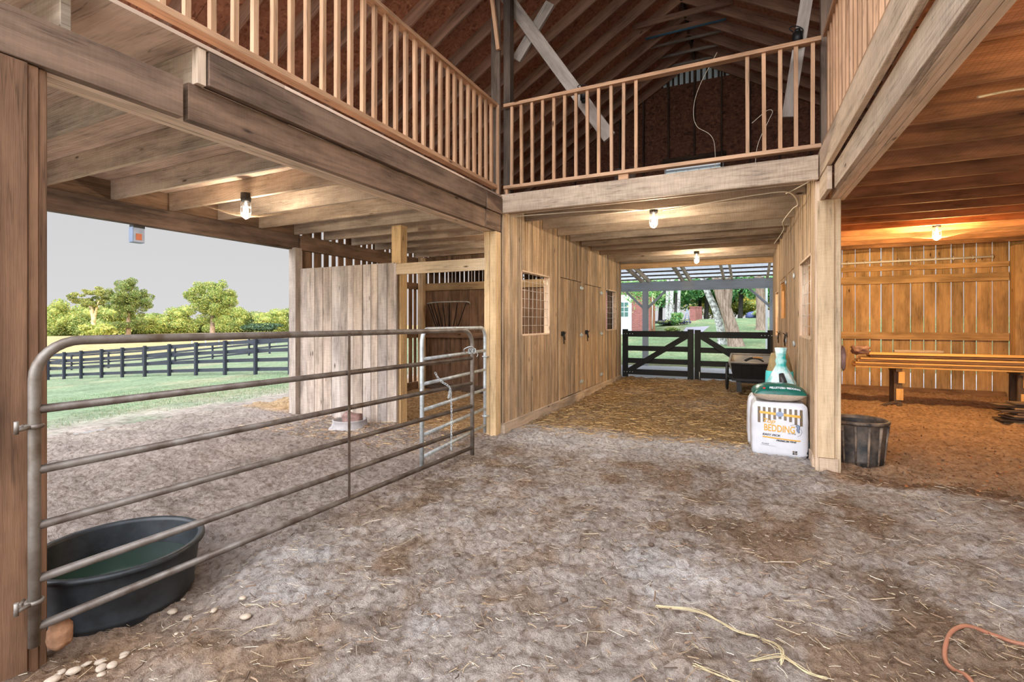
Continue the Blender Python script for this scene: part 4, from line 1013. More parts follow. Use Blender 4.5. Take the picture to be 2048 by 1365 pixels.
for k in range(9):
    x = -.205+k*.0515; V, F = rect(x-.0135, x+.0135, .475-.012*abs(k-4)+.02*(abs(k-4) < 3), .625, 2, sh); decal(V, F, M_BROWNP, 'printed_bar', B1, DY)
V, F = rect(-.2, .2, .535, .565, 16, sh-.04); decal(V, F, M_GOLDP, 'gold_band', B1, DY)
V = []; F = []
for k in range(16):
    a = 2*math.pi*k/16; r_ = 1+.25*(k % 2); V.append((.0+.035*r_*math.cos(a), .552+.028*r_*math.sin(a)))
F = [tuple(range(16))]; o = decal(V, F, M_BOXM, 'emblem', B1, DY); 
for v in o.data.vertices: v.co.y -= .001
for s_, size, x, z, mt, it, xs_, bd in (('Top', .075, -.115, .435, M_GOLDP, .4, 1.05, .001), ('BEDDING', .118, -.005, .335, M_GOLDP, 0, .60, .002), ('OF THE SOUTH'[:0] or 'OF PINE', .022, .115, .318, M_BLACKP, .2, 1, .0), ('EASY PICK', .036, -.085, .275, M_BLACKP, .25, 1.05, .0008), ('PREMIUM PINE', .030, .06, .215, M_BLACKP, .25, 1.0, .0008), ('FLAKE', .026, -.145, .16, M_BLACKP, .25, 1.0, 0)):
    V, F = text2(s_, size, x, z, sh, xs_, it, bd); decal(V, F, mt, 'printed_word', B1, DY)
V, F = rect(-.17, .2, .243, .258, 14, sh-.03); decal(V, F, M_GOLDP, 'gold_band', B1, DY)
V, F = rect(-.19, -.04, .148, .150, 6, sh); decal(V, F, M_BLACKP, 'thin_line', B1, DY)
for (x, z) in ((.135, .10), (.16, .10), (.135, .075), (.16, .075)):
    V, F = rect(x-.011, x+.009, z-.011, z+.009, 2); decal(V, F, M_BROWNP if (x < .15) == (z > .09) else M_BLACKP, 'square_mark', B1, DY)
# horse head line drawing, generic
mb = MB(); hp = [(.155, .46), (.17, .475), (.185, .47), (.195, .455), (.192, .43), (.186, .405), (.192, .385), (.182, .375), (.168, .39), (.160, .415), (.166, .43), (.16, .45)]
V = [(x, z-.04) for x, z in hp]; decal(V, [tuple(range(len(V)))], M_BOXM, 'horse_head_print', B1, DY)
for a, b in zip(hp, hp[1:]+hp[:1]):
    dx, dz = b[0]-a[0], b[1]-a[1]; l = math.hypot(dx, dz); nx_, nz_ = -dz/l*.002, dx/l*.002
    V = [(a[0]-nx_, a[1]-nz_-.04), (b[0]-nx_, b[1]-nz_-.04), (b[0]+nx_, b[1]+nz_-.04), (a[0]+nx_, a[1]+nz_-.04)]; decal(V, [(0, 1, 2, 3)], M_BLACKP, 'horse_head_line', B1, DY)
for (pa, pb) in (((.10, .45), (.16, .475)), ((.11, .437), (.155, .44)), ((.20, .42), (.215, .38)), ((.215, .38), (.20, .34)), ((.20, .34), (.17, .32))):
    dx, dz = pb[0]-pa[0], pb[1]-pa[1]; l = math.hypot(dx, dz); nx_, nz_ = -dz/l*.0015, dx/l*.0015
    V = [(pa[0]-nx_, pa[1]-nz_-.03), (pb[0]-nx_, pb[1]-nz_-.03), (pb[0]+nx_, pb[1]+nz_-.03), (pa[0]+nx_, pa[1]+nz_-.03)]; decal(V, [(0, 1, 2, 3)], M_BLACKP, 'horse_head_line', B1, DY)
def pillow(name, loc, sx, sy, sz, mats, rot=0, label=None, cat='bag', split=None, seed=0):
    root = empty(name, loc, rot); tag(root, label, cat)
    n = 36; 
    def pt(i, j, s_):
        u, v = i/n*2-1, j/n*2-1
        h = ((1-abs(u)**2.6)*(1-abs(v)**2.6))**.5
        w = noise.fractal(Vector((u*4+seed, v*4, s_*3)), 1, 2, 3)*.06*h
        cx_ = 1-.06*abs(v)**4; cy_ = 1-.06*abs(u)**4
        return (u*sx*cx_, v*sy*cy_, s_*sz*(h+w)*(1 if s_ > 0 else .9))
    for s_, mt, nm in ((1, mats[0], 'upper_film'), (-1, mats[1], 'lower_film')):
        V = [pt(i, j, s_) for i in range(n+1) for j in range(n+1)]; F = []
        for i in range(n):
            for j in range(n):
                q = (i*(n+1)+j, (i+1)*(n+1)+j, (i+1)*(n+1)+j+1, i*(n+1)+j+1); F.append(q if s_ > 0 else q[::-1])
        m = bpy.data.meshes.new(nm); m.from_pydata(V, [], F)
        for p in m.polygons: p.use_smooth = True
        at = m.color_attributes.new('tint', 'FLOAT_COLOR', 'POINT'); at.data.foreach_set('color', np.ones(len(V)*4, np.float32))
        m.materials.append(mt); o = bpy.data.objects.new(nm, m); COL.objects.link(o); o.parent = root
    return root, pt, n
pl, ppt, pn = pillow('pellet_bag', (.29, BY0+.18, BZ1+.085), .275, .23, .105, (M_GREENP, M_CLEAR), .04, 'dark green and clear pellet bag lying on the printed bale')
def onpillow(V, F, mat, nm, k=1.012):
    def surf(x, y):
        u, v = x/.275, y/.23; h = (max(0, 1-abs(u)**2.6)*max(0, 1-abs(v)**2.6))**.5
        w = noise.fractal(Vector((u*4, v*4, 3)), 1, 2, 3)*.06*h
        return .105*(h+w)+.003
    P = [(x, y, surf(x, y)) for x, y in V]
    m = bpy.data.meshes.new(nm); m.from_pydata(P, [], F); m.materials.append(mat)
    at = m.color_attributes.new('tint', 'FLOAT_COLOR', 'POINT'); at.data.foreach_set('color', np.ones(len(P)*4, np.float32))
    o = bpy.data.objects.new(nm, m); COL.objects.link(o); o.parent = pl
V, F = text2('PELLETIZED BEDDING', .036, .05, -.195, 0, .85, 0, .0012); onpillow(V, F, M_WHITE, 'printed_words')
V, F = text2('40 LB', .03, .0, -.03, 0, 1.2, 0, .001); onpillow(V, F, M_WHITE, 'printed_words')
V = [(-.155+.014*math.cos(a), -.185+.014*math.sin(a)) for a in np.linspace(0, 2*math.pi, 13)[:-1]]; onpillow(V, [tuple(range(12))], M_REDP, 'red_dot')
# standing half-used bags behind the bales
def sack(name, loc, prof, sx, sy, mat, label, rot=0, lean=(0, 0), seed=0):
    mb = MB()
    mb.lathe(prof, n=36, sx=sx, sy=sy, mod=lambda a, z, k: 1+.10*noise.noise(Vector((math.cos(a)*2+seed, math.sin(a)*2, z*7)))+.05*math.sin(a*7+z*9)*(z > .3))
    mb.v = [(v[0]+lean[0]*v[2], v[1]+lean[1]*v[2], v[2]) for v in mb.v]
    o = mb.build(name, mat, loc=loc); o.rotation_euler = (0, 0, rot); tag(o, label, 'bag'); return o
sack('feed_bag', (.36, 7.28, 0), [(.16, 0), (.20, .06), (.215, .25), (.21, .55), (.17, .72), (.10, .86), (.055, .95), (.065, 1.0), (.05, 1.04), (.055, 1.08), (.07, 1.17)], 1, .7, M_TEAL, 'teal and white plastic bag with a pinched neck behind the bales', seed=3)
mb = MB(); mb.tube([(.0, -.16, .62), (.02, -.14, .74), (.0, -.10, .84)], [.02, .045, .03], 8); o = mb.build('dark_print', M_BLACKP, bpy.data.objects['feed_bag'])
sack('paper_sack', (.36, 7.62, 0), [(.14, 0), (.16, .1), (.165, .5), (.15, .85), (.12, 1.0), (.10, 1.08)], 1, .8, M_TANP, 'tan and green sack standing against the right wall behind the teal bag', seed=9)
mb = MB(); mb.lathe([(.168, .55), (.170, .62), (.166, .80), (.16, .84)], n=36, sx=1.02, sy=.82, tint=(.15, .9, .85), caps=False); mb.build('green_band', M_WHITE, bpy.data.objects['paper_sack'])
blob('black_bag', (.57, 6.36, .10), (.045, .12, .13), M_RUBBER, 'crumpled black plastic bag between the printed bale and the wall', 'bag', seed=6, amp=.35, fr=2.5)

# ------------------------------------------------------------------ garden cart
ct = empty('garden_cart', (.03, 11.25, .105)); tag(ct, 'black and grey two wheeled dump cart before the right black gate', 'cart')
def hopper(x0, y0, x1, y1, z0, z1, t=.02):
    V = []; 
    lo = [(-x0, -y0, z0), (x0, -y0, z0), (x0, y0, z0), (-x0, y0, z0)]; hi = [(-x1, -y1, z1), (x1, -y1, z1), (x1, y1, z1+.1), (-x1, y1, z1+.1)]
    return lo, hi
mb = MB(); lo, hi = hopper(.30, .42, .40, .60, .27, .60)
for k in range(4):
    k2 = (k+1) % 4; mb.quad([lo[k], lo[k2], hi[k2], hi[k]])
mb.quad(lo[::-1])
o = mb.build('tub', M_CARTG, ct); so = o.modifiers.new('s', 'SOLIDIFY'); so.thickness = .018; so.offset = 1
mb = MB()
for k in range(4):
    mb.tube([hi[k], hi[(k+1) % 4]], .02, 8)
mb.build('tub_rim', M_CARTG, ct)
mb = MB(); mb.quad([(-.33, -.455, .26), (.33, -.455, .26), (.37, -.60, .56), (-.37, -.60, .56)]); mb.tube([(-.37, -.61, .575), (.37, -.61, .575)], .022, 8)
for x in (-.2, -.02, .16, .3): mb.board((x, -.50, .33), (x, -.62, .57), .03, .03)
mb.board((-.36, -.44, .25), (.36, -.44, .25), .04, .05)
o = mb.build('front_panel', M_CARTB, ct)
mb = MB()
for x in (-.24, .24): mb.board((x, -.38, .28), (x*.92, -.42, 0.0), .09, .05, up=(0, 1, 0))
mb.board((-.28, -.35, .22), (.28, -.35, .22), .05, .08); mb.board((-.42, .0, .25), (.42, 0, .25), .03, .03)
mb.build('frame', M_CARTB, ct)
for s_ in (-1, 1):
    x = s_*.46; w = MB(); w.tube([(x, .25*math.cos(t), .26+.25*math.sin(t)) for t in np.linspace(0, 2*math.pi, 33)[:-1]], .026, 8, closed=True); wh = w.build('wheel', M_RUBBER, ct)
    w = MB(); w.tube([(x-.03, 0, .26), (x+.03, 0, .26)], .03, 10)
    for t in range(10):
        a = t*math.pi/5; w.tube([(x, 0, .26), (x, .235*math.cos(a), .26+.235*math.sin(a))], .005, 5)
    w.build('spokes', M_GALV, wh)
tl = empty('hand_tool', (.12, 10.80, .79)); tag(tl, 'hand tool with a wooden handle lying in the garden cart', 'tool')
mb = MB(); mb.tube(bez([(-.07, 0, .01), (0, 0, .016), (.10, 0, .006)], 6), [.014]*4+[.019]*5+[.015]*4, 10); mb.build('handle', M_HANDLE, tl)
mb = MB(); mb.tube(bez([(-.07, 0, .01), (-.13, .01, .0), (-.22, .02, -.05)], 5), .012, 8); mb.tube(bez([(-.20, .0, -.06), (-.1, 0, -.01), (.02, 0, -.01), (.12, 0, -.06)], 5), .014, 8); mb.build('blade', M_IRON, tl)

# ------------------------------------------------------------------ black gates at the far end
def board_gate(name, x0, x1, y, z0, z1, label, hinge_left=True):
    root = empty(name, (x0, y, z0)); tag(root, label, 'gate'); L = x1-x0; H_ = z1-z0
    def pt(nm, a, b, w, h, up=(0, 0, 1)):
        mb = MB(); mb.board(a, b, w, h, up=up); return mb.build(nm, W_GATE, root, bevel=.003)
    pt('stile', (.07, -.02, 0), (.07, -.02, H_), .14, .05, (0, 1, 0)); pt('stile', (L-.07, -.02, 0), (L-.07, -.02, H_), .14, .05, (0, 1, 0))
    for z, h in ((H_-.12, .15), (H_*.60, .13), (H_*.34, .13), (.13, .14)): pt('rail', (.02, .012, z), (L-.02, .012, z), .025, h)
    a, b = ((.10, -.02, .12), (L-.12, -.02, H_-.14)) if hinge_left else ((.12, -.02, H_-.14), (L-.10, -.02, .12))
    pt('diagonal_brace', a, b, .13, .025, (0, 1, 0))
    for z in (H_-.12, .13):
        for k in range(4):
            x = (.05+.07*k) if hinge_left else L-(.05+.07*k)
            mb = MB(); mb.tube([(x, -.052, z), (x, -.045, z)], .009, 8); mb.build('bolt', M_WHITE, root)
    return root
board_gate('board_gate', -2.97, -1.235, 12.75, .10, 1.325, 'left black board gate with rising diagonal at the aisle end')
board_gate('board_gate', -1.215, .50, 12.75, .08, 1.315, 'right black board gate with falling diagonal behind the cart', False)
mb = MB(); mb.tube([(-1.10, 12.66, -.0+.1), (-1.10, 12.68, .3)], .008, 6); tag(mb.build('drop_bolt', M_GALV), 'thin drop bolt below the meeting edge of the black gates', 'bolt')

# ------------------------------------------------------------------ lean-to beyond the aisle
YP = 16.2
onebox('lean_to_beam', (-8.0, YP-.06, 2.50), (1.3, YP+.06, 2.80), W_PAINT, 'grey painted beam across the lean-to beyond the aisle', 'beam')
for x, lab in ((-3.04, 'grey painted lean-to post in front of the brick house'), (.60, 'grey painted lean-to post beyond the right black gate')):
    t = empty('lean_to_post', (x, YP, 0)); tag(t, lab, 'post')
    mb = MB(); mb.box((-.085, -.085, .02), (.085, .085, 2.5), 2); mb.build('post', W_PAINT, t, bevel=.004)
    for s_ in (-1, 1):
        mb = MB(); mb.board((s_*.06, 0, 1.95), (s_*.62, 0, 2.50), .07, .06, up=(0, 1, 0)); mb.build('knee_brace', W_PAINT, t)
onebox('lean_to_post', (.44, YP+1.2, .05), (.50, YP+1.26, 2.6), M_WHITE, 'thin pale downpipe behind the right lean-to post', 'pipe', 2)
def lz(y): return 3.26-(y-12.7)*.105
mb = MB(); xs_ = np.arange(-8.2, 1.3, .04)
for a, b in zip(xs_[:-1], xs_[1:]):
    f = lambda x: .012*max(-1, min(1, 1.6*math.sin(x/.2*2*math.pi)))
    mb.quad([(a, 12.66, lz(12.66)+.09+f(a)), (b, 12.66, lz(12.66)+.09+f(b)), (b, 16.9, lz(16.9)+.09+f(b)), (a, 16.9, lz(16.9)+.09+f(a))])
lr = mb.build('roof_lean_to', M_CORR); tag(lr, kind='structure')
for x in (-4.3, -3.05, -1.8, -.6, .57):
    for dx in (-.11, .11):
        rail('rafter', (x+dx, 12.65, lz(12.65)-.06), (x+dx, 16.7, lz(16.7)-.06), .05, .14, W_JOIST, None, parent=lr)
for y in np.arange(12.9, 16.8, .6): rail('purlin', (-8.1, y, lz(y)+.045), (1.25, y, lz(y)+.045), .09, .04, W_DARK, None, parent=lr)

# ------------------------------------------------------------------ right room contents
lm = 11.0
for k, (z, y, x0, th, mt, lab) in enumerate((
        (.70, 10.92, 1.72, .028, W_LUMB, 'lowest yellow board of the long stack on the trestle'), (.735, 10.95, 1.70, .028, W_LUMB, 'second board from the bottom of the long stack on the trestle'),
        (.77, 10.90, 1.72, .028, W_LUMB, 'third board from the bottom of the long stack'), (.81, 10.94, 1.76, .032, W_WARM, 'brown warped board in the middle of the long stack'),
        (.85, 10.90, 1.80, .03, W_LUMB, 'yellow board above the brown one in the long stack'), (.89, 10.98, 1.95, .03, W_WARM, 'brown board second from top of the long stack'), (.935, 10.90, 1.78, .03, W_LUMB, 'topmost pale yellow board of the long stack'))):
    mb = MB(); mb.box((x0, y-.16, z-th/2), (4.42, y+.16, z+th/2), 0); o = mb.build('lumber_board', mt, bevel=.002); tag(o, lab, 'board', 'boards stacked on the trestle')
o = onebox('lumber_board', (2.35, 11.02, .955), (3.05, 11.12, 1.0), W_GREY, 'short grey board lying on top of the long board stack', 'board')
o = blob('leather_roll', (1.80, 10.80, 1.0), (.15, .10, .085), M_SALT, 'folded reddish brown leather pad on the left end of the board stack', 'pad', seed=3, amp=.45, sq=.8, fr=3)
o = blob('hanging_pad', (.85, 6.03, 1.13), (.035, .05, .13), M_SALT, 'brown padded strap hanging just right of the thick post', 'pad', seed=8, amp=.3, sq=.5)
th_ = empty('sawhorse', (2.35, 10.9, -.03)); tag(th_, 'dark wooden sawhorse under the long board stack', 'sawhorse')
for a, b, w, h, nm in (((0, -.10, 0), (0, -.10, .71), .12, .06, 'leg'), ((0, .18, 0), (0, .18, .71), .12, .06, 'leg'), ((-.02, -.25, .69), (-.02, .3, .69), .07, .05, 'crosspiece'), ((-.3, -.12, .02), (0, -.12, .14), .05, .04, 'foot_brace')):
    mb = MB(); mb.board(a, b, w, h, up=(0, 1, 0) if nm == 'leg' else (0, 0, 1)); mb.build(nm, W_DARK, th_, bevel=.003)
mb = MB(); mb.box((-.03, -.145, .16), (.07, -.125, .36), 2); mb.box((0, -.145, .46), (.09, -.125, .66), 2); mb.build('cleat', W_LUMB, th_)
t2 = copy_tree(th_); t2.location = (4.0, 10.95, -.03); t2['label'] = 'second sawhorse under the long board stack by the corner post'
zz = -.03
for k in range(9):
    a = random.uniform(-.04, .04); x0 = 3.42+random.uniform(-.1, .12); y0 = 9.9+random.uniform(-.04, .04)
    mb = MB(); mb.board((x0, y0, 0), (4.42, y0+.12+a, 0), .26+random.uniform(-.03, .03), .026, tint=rt(.2)); o = mb.build('plank', W_WARM if k % 3 == 0 else W_DARK, bevel=.002)
    zz += .035; o.location = (0, 0, zz); tag(o, ['bottommost', 'second from bottom', 'third from bottom', 'fourth from bottom', 'middle', 'fourth from top', 'third from top', 'second from top', 'topmost'][k]+' plank of the low pile on the right room floor', 'plank', 'planks piled on the right room floor')
# tack seen through right aisle window
mb = MB(); mb.tube([(0, .14*math.cos(t), .14*math.sin(t)) for t in np.linspace(0, 2*math.pi, 29)[:-1]], .018, 8, closed=True); o = mb.build('grey_ring', M_BOXM, loc=(.68, 6.42, 1.78)); tag(o, 'blue grey ring hanging in the near right wall window', 'ring')
mb = MB(); mb.tube([(0, .12*math.cos(t), .12*math.sin(t)) for t in np.linspace(.6, 2*math.pi-.6, 22)], .014, 8); o = mb.build('brown_coil', M_COPPER, loc=(.68, 6.36, 1.42)); tag(o, 'brown coil hanging low in the near right wall window', 'coil')

# yard alarm box under the opening header
bx = empty('alarm_box', (-6.82, 3.46, 2.58)); tag(bx, 'small pale metal box with orange lens hanging from the pasture opening beam', 'box')
mb = MB(); mb.box((-.05, -.065, -.10), (.05, .065, .09)); mb.build('case', M_BOXM, bx, bevel=.006)
mb = MB(); mb.box((.05, -.035, -.07), (.055, .03, .01)); mb.build('orange_lens', M_ORANGEL, bx)
mb = MB(); mb.box((-.04, -.06, .08), (.053, .065, .13)); mb.build('bracket', M_IRON, bx)

# ------------------------------------------------------------------ fences
def fence(name, pts, label, h=1.4, rails=4, kind='black'):
    p0 = Vector((pts[0][0], pts[0][1], 0)); root = empty(name, (pts[0][0], pts[0][1], T(*pts[0]))); tag(root, label, 'fence')
    zs = [T(*p) for p in pts]; o0 = root.location
    for i, (x, y) in enumerate(pts):
        mb = MB(); mb.box((x-.055-o0.x, y-.055-o0.y, zs[i]-.15-o0.z), (x+.055-o0.x, y+.055-o0.y, zs[i]+h-o0.z), 2); mb.build('fence_post', W_FENCE, root)
    for i in range(len(pts)-1):
        a = Vector((pts[i][0], pts[i][1], zs[i]))-o0; b = Vector((pts[i+1][0], pts[i+1][1], zs[i+1]))-o0
        d = (b-a).normalized(); sd_ = Vector((-d.y, d.x, 0)).normalized()*(.09)
        for k in range(rails):
            z = h-.11-k*(h-.32)/(rails-1)
            mb = MB(); mb.board(a+sd_+Vector((0, 0, z)), b+sd_+Vector((0, 0, z)), .03, .14); mb.build('fence_rail', W_FENCE, root)
    return root
cf = -math.sin(math.atan(476/FPX)), math.cos(math.atan(476/FPX))
PX1 = [96, 128, 162, 203, 244.5, 289.5, 338.5, 392, 450, 511, 580, 640]
P1 = []
for i, px in enumerate(PX1):
    d = 26.2-(26.2-17.6)*i/(len(PX1)-1); u = (px-1024)/FPX
    P1.append((d*(cf[0]+u*cf[1]), d*(cf[1]-u*cf[0])))
fence('pasture_fence', P1, 'near black four rail fence across the pasture')
P2 = []
for i, px in enumerate([60, 143, 217, 286, 350, 425, 498, 539, 592, 640]):
    d = 42-.9*i*.3; u = (px-1024)/FPX; P2.append((d*(cf[0]+u*cf[1]), d*(cf[1]-u*cf[0])))
fence('pasture_fence', P2, 'farther black fence climbing rightwards behind the near one', h=1.35)
wf = empty('wire_fence', (-40, 35, 0)); tag(wf, 'thin white posted wire fence far out in the field', 'fence'); pv = None
for px in (384, 411, 438, 465, 496, 525, 553, 583, 612):
    d = 58.; u = (px-1024)/FPX; x, y = d*(cf[0]+u*cf[1]), d*(cf[1]-u*cf[0]); z = T(x, y)
    mb = MB(); mb.tube([(x+40, y-35, z-.1), (x+40, y-35, z+1.2)], .05, 6); mb.build('fence_post', M_WHITE, wf)
    if pv:
        mb = MB(); mb.tube([(pv[0]+40, pv[1]-35, pv[2]+1.0), (x+40, y-35, z+1.0)], .012, 4); mb.build('wire', M_WHITE, wf)
    pv = (x, y, z)

# ------------------------------------------------------------------ trees
def leaf_mesh(name, C, S, size, cols, parent, up=.3, rs=None):
    n = len(C); rs = rs or rng
    a = rs.normal(size=(n, 3)); a /= np.linalg.norm(a, axis=1)[:, None]; b = rs.normal(size=(n, 3)); b -= a*(a*b).sum(1)[:, None]; b /= np.linalg.norm(b, axis=1)[:, None]
    s = size*rs.uniform(.6, 1.4, size=(n, 1)); V = np.stack([C-a*s, C+b*s*.55, C+a*s, C-b*s*.55], 1).reshape(-1, 3)
    F = np.arange(4*n).reshape(n, 4)
    m = bpy.data.meshes.new(name); m.vertices.add(4*n); m.vertices.foreach_set('co', V.astype(np.float32).ravel())
    m.loops.add(4*n); m.loops.foreach_set('vertex_index', F.ravel().astype(np.int32)); m.polygons.add(n)
    m.polygons.foreach_set('loop_start', np.arange(0, 4*n, 4, dtype=np.int32)); m.polygons.foreach_set('loop_total', np.full(n, 4, np.int32)); m.update()
    at = m.color_attributes.new('tint', 'FLOAT_COLOR', 'POINT'); c = np.ones((4*n, 4), np.float32); c[:, :3] = np.repeat(cols, 4, 0); at.data.foreach_set('color', c.ravel())
    m.materials.append(M_LEAF); o = bpy.data.objects.new(name, m); COL.objects.link(o); o.parent = parent; return o
def tree(name, loc, blobs, trunk, size, n, cols, label, cat='tree', group=None, bark=M_BARK, core=.0, cmat=None, trunk_pts=None):
    """blobs: (x,y,z,rx,ry,rz); trunk: list of (pts, radii)"""
    root = empty(name, loc); tag(root, label, cat, group)
    mb = MB()
    for pts, rad in trunk: mb.tube(bez(pts, 4), list(np.interp(np.linspace(0, 1, 4*(len(pts)-1)+1), np.linspace(0, 1, len(rad)), rad)), 9)
    if trunk: mb.build('trunk', bark, root)
    B = np.array(blobs, float); vol = B[:, 3]*B[:, 4]*B[:, 5]; w = vol**.7; w /= w.sum(); idx = rng.choice(len(B), n, p=w)
    d = rng.normal(size=(n, 3)); d /= np.linalg.norm(d, axis=1)[:, None]; r = rng.uniform(.12, 1.0, size=(n, 1))**(1/3)
    C = B[idx, :3]+d*r*B[idx, 3:]
    cols = np.array(cols); cc = cols[rng.integers(0, len(cols), n)]*rng.uniform(.62, 1.08, size=(n, 1))
    leaf_mesh('foliage', C, None, size, cc, root)
    if core:
        for k, bb in enumerate(blobs):
            blob('crown_mass', tuple(bb[:3]), (bb[3]*core, bb[4]*core, bb[5]*core), cmat or M_LEAFC, seed=k, sub=2, amp=.3, parent=root)
    return root
def leafcore():
    m, nt, b, out = newmat('crown_core'); tc = N(nt, 'ShaderNodeTexCoord'); nz = N(nt, 'ShaderNodeTexNoise', i_Scale=1.2, i_Detail=6.0)
    nt.links.new(tc.outputs['Object'], nz.inputs['Vector']); nt.links.new(ramp(nt, nz.outputs[0], [(.35, srgb(92, 106, 54)), (.65, srgb(146, 152, 82))]), b.inputs['Base Color']); b.inputs['Roughness'].default_value = .9; return m
M_LEAFC = leafcore()
M_LEAFG = mat_bark('green_crown_core', srgb(128, 178, 104), srgb(70, 112, 66), (2, 2, 2))
YEL = [lin(176, 178, 96), lin(156, 166, 84), lin(196, 190, 116), lin(132, 148, 76)]
GRN = [lin(116, 144, 78), lin(138, 158, 88), lin(100, 130, 74), lin(158, 168, 98)]
OLV = [lin(134, 138, 82), lin(112, 122, 72), lin(160, 156, 96), lin(96, 110, 72)]
def P_at(px, d):
    u = (px-1024)/FPX; x, y = d*(cf[0]+u*cf[1]), d*(cf[1]-u*cf[0]); return x, y, T(x, y)
def crown(cx, cz, w, h, k, seed, spread=.6, rb=(.28, .42)):
    rs = random.Random(seed); out = []
    while len(out) < k:
        v = Vector((rs.uniform(-1, 1), rs.uniform(-1, 1), rs.uniform(-1, 1)))
        if v.length > 1: continue
        v = v*spread*(1 if v.length > .4 else 1.5); rr = rs.uniform(*rb)
        out.append((cx+v.x*w, v.y*w, cz+v.z*h, rr*w, rr*w, rr*h*.85))
    return out
x, y, z = P_at(424, 75)
tree('field_tree', (x, y, z), [(0, 0, 5.4, 2.5, 2.5, 2.4)]+crown(0, 5.5, 4.0, 3.6, 90, 1, .86, (.12, .22))+[(-2, 0, 2.2, 1.6, 1.2, .5), (2.2, 0, 2.4, 1.6, 1.2, .6)], [([(0, 0, -.2), (.1, 0, 2), (0, 0, 4), (.2, 0, 7)], [.4, .3, .22, .08]), ([(0, 0, 3), (-1.5, 0, 5.5)], [.16, .05]), ([(0, 0, 3), (1.6, 0, 5.6)], [.16, .05])], .10, 30000, YEL+GRN, 'full round sunlit tree standing alone right of the middle of the pasture view')
x, y, z = P_at(257, 75)
tree('field_tree', (x, y, z), [(0, 0, 5.2, 1.6, 1.6, 2.4)]+crown(0, 5.7, 3.3, 3.3, 70, 2, .88, (.12, .22))+crown(0, 2.2, 3.2, 1.6, 10, 12, .7, (.25, .4)), [([(0, 0, -.2), (0, 0, 3), (.2, 0, 6)], [.35, .25, .1])], .10, 26000, OLV+GRN, 'tall dark feathery tree in the middle of the pasture view')
x, y, z = P_at(186, 76)
tree('field_tree', (x, y, z), crown(-.2, 6.1, 3.2, 1.9, 44, 3, .9, (.12, .24)), [([(0, 0, -.2), (.1, 0, 2.4), (-.4, 0, 5.2)], [.30, .28, .12]), ([(.1, 0, 2.2), (.8, 0, 4.0), (1.6, 0, 5.6)], [.25, .16, .06]), ([(0, 0, 2.8), (-.9, 0, 4.6), (-1.7, 0, 5.8)], [.18, .12, .05])], .10, 11000, OLV+YEL, 'leaning bare trunked tree with flat sunlit crown left in the pasture view', bark=M_BARKY)
x, y, z = P_at(190, 70)
tree('field_shrub', (x, y, z), crown(0, 1.2, 2.6, 1.4, 9, 5, .6, (.35, .5)), [], .2, 2400, YEL, 'yellow bush at the foot of the bare trunked tree', 'shrub', core=.6)
# wood edge
random.seed(11)
pxs = [(70, 6.5), (104, 8.6), (128, 8.2), (158, 7.6), (186, 7.0), (214, 6.6), (240, 5.8), (268, 5.6), (296, 5.4), (318, 5.6), (340, 5.0), (366, 6.8), (392, 5.2), (440, 5.6), (470, 6.6), (496, 6.0), (520, 5.0), (545, 5.6), (566, 6.4), (590, 5.6), (616, 6.2)]
for i, (px, h) in enumerate(pxs):
    d = 112+random.uniform(-6, 8) if px > 250 else 100+random.uniform(-5, 5); x, y, z = P_at(px, d)
    w = random.uniform(3.4, 4.6)
    c = YEL+GRN[:2] if i % 3 else GRN+OLV
    tree('wood_edge_tree', (x, y, z-.3), crown(0, h*.46, w, h*.54, 12, 20+i, .72, (.34, .50))+[(0, 0, h*.25, w*.9, w*.9, h*.3)], [([(0, 0, 0), (0, 0, h*.5)], [.3, .2])], .16, 9500, c, 'sunlit yellow green tree in the wood edge across the field', group='trees of the wood edge', core=.62)
x, y, z = P_at(524, 95)
tree('field_shrub', (x, y, z), crown(0, 1.1, 4.5, 1.1, 10, 55, .6, (.3, .5)), [], .26, 2400, [lin(70, 92, 70), lin(60, 84, 60)], 'dark low bush before the wood edge at right of the pasture view', 'shrub', core=.6)
# ---- garden side, north
NG = [lin(122, 184, 116), lin(150, 204, 132), lin(96, 154, 102), lin(184, 220, 150)]
DG = [lin(98, 156, 100), lin(124, 180, 112), lin(76, 128, 86)]
GOLDSUN = [lin(240, 210, 96), lin(250, 226, 120), lin(180, 180, 84)]  # golden leaf colours painted in for sunlight on the far foliage
x0, y0 = -.62, 23.0; z0 = T(x0, y0)
tree('garden_tree', (x0, y0, z0), [(-1.6, .5, 5.2, 2.2, 1.8, 1.2), (1.5, -1, 4.6, 2.0, 1.4, 1.0), (-.2, 1, 5.6, 3, 2, 1.0)], [([(.12, 0, -.3), (.02, 0, .3), (-.26, 0, 1.4), (-.62, 0, 2.6), (-.9, 0, 4.6)], [.46, .30, .24, .22, .16]), ([(-.30, -.05, 1.3), (-.20, -.1, 2.2), (-.10, -.2, 4.4)], [.14, .16, .12])], .09, 5000, NG, 'leaning brown double trunked tree on the lawn behind the black gates')
x1, y1 = -1.26, 23.7; z1 = T(x1, y1)
tree('garden_tree', (x1, y1, z1), [(-.9, 0, 5.4, 2, 1.6, 1)], [([(.15, 0, -.2), (.1, 0, .5), (-.12, 0, 1.5), (-.58, 0, 2.7), (-1.0, 0, 4.6)], [.24, .17, .15, .14, .10])], .09, 1500, NG, 'pale lichen covered leaning trunk beside the brown double trunk', bark=M_BARKP)
x, y = .60, 32.0
tree('garden_tree', (x, y, T(x, y)), [(-.5, 0, 5.2, 2.6, 2, 1.2), (.6, 0, 4.9, 2, 2, 1.2)], [([(.05, 0, -.3), (0, 0, .25), (-.02, 0, 1.5), (-.12, 0, 3), (-.2, 0, 5)], [.5, .30, .26, .25, .2])], .1, 3600, NG, 'upright grey brown tree trunk on the lawn near the right lean-to post')
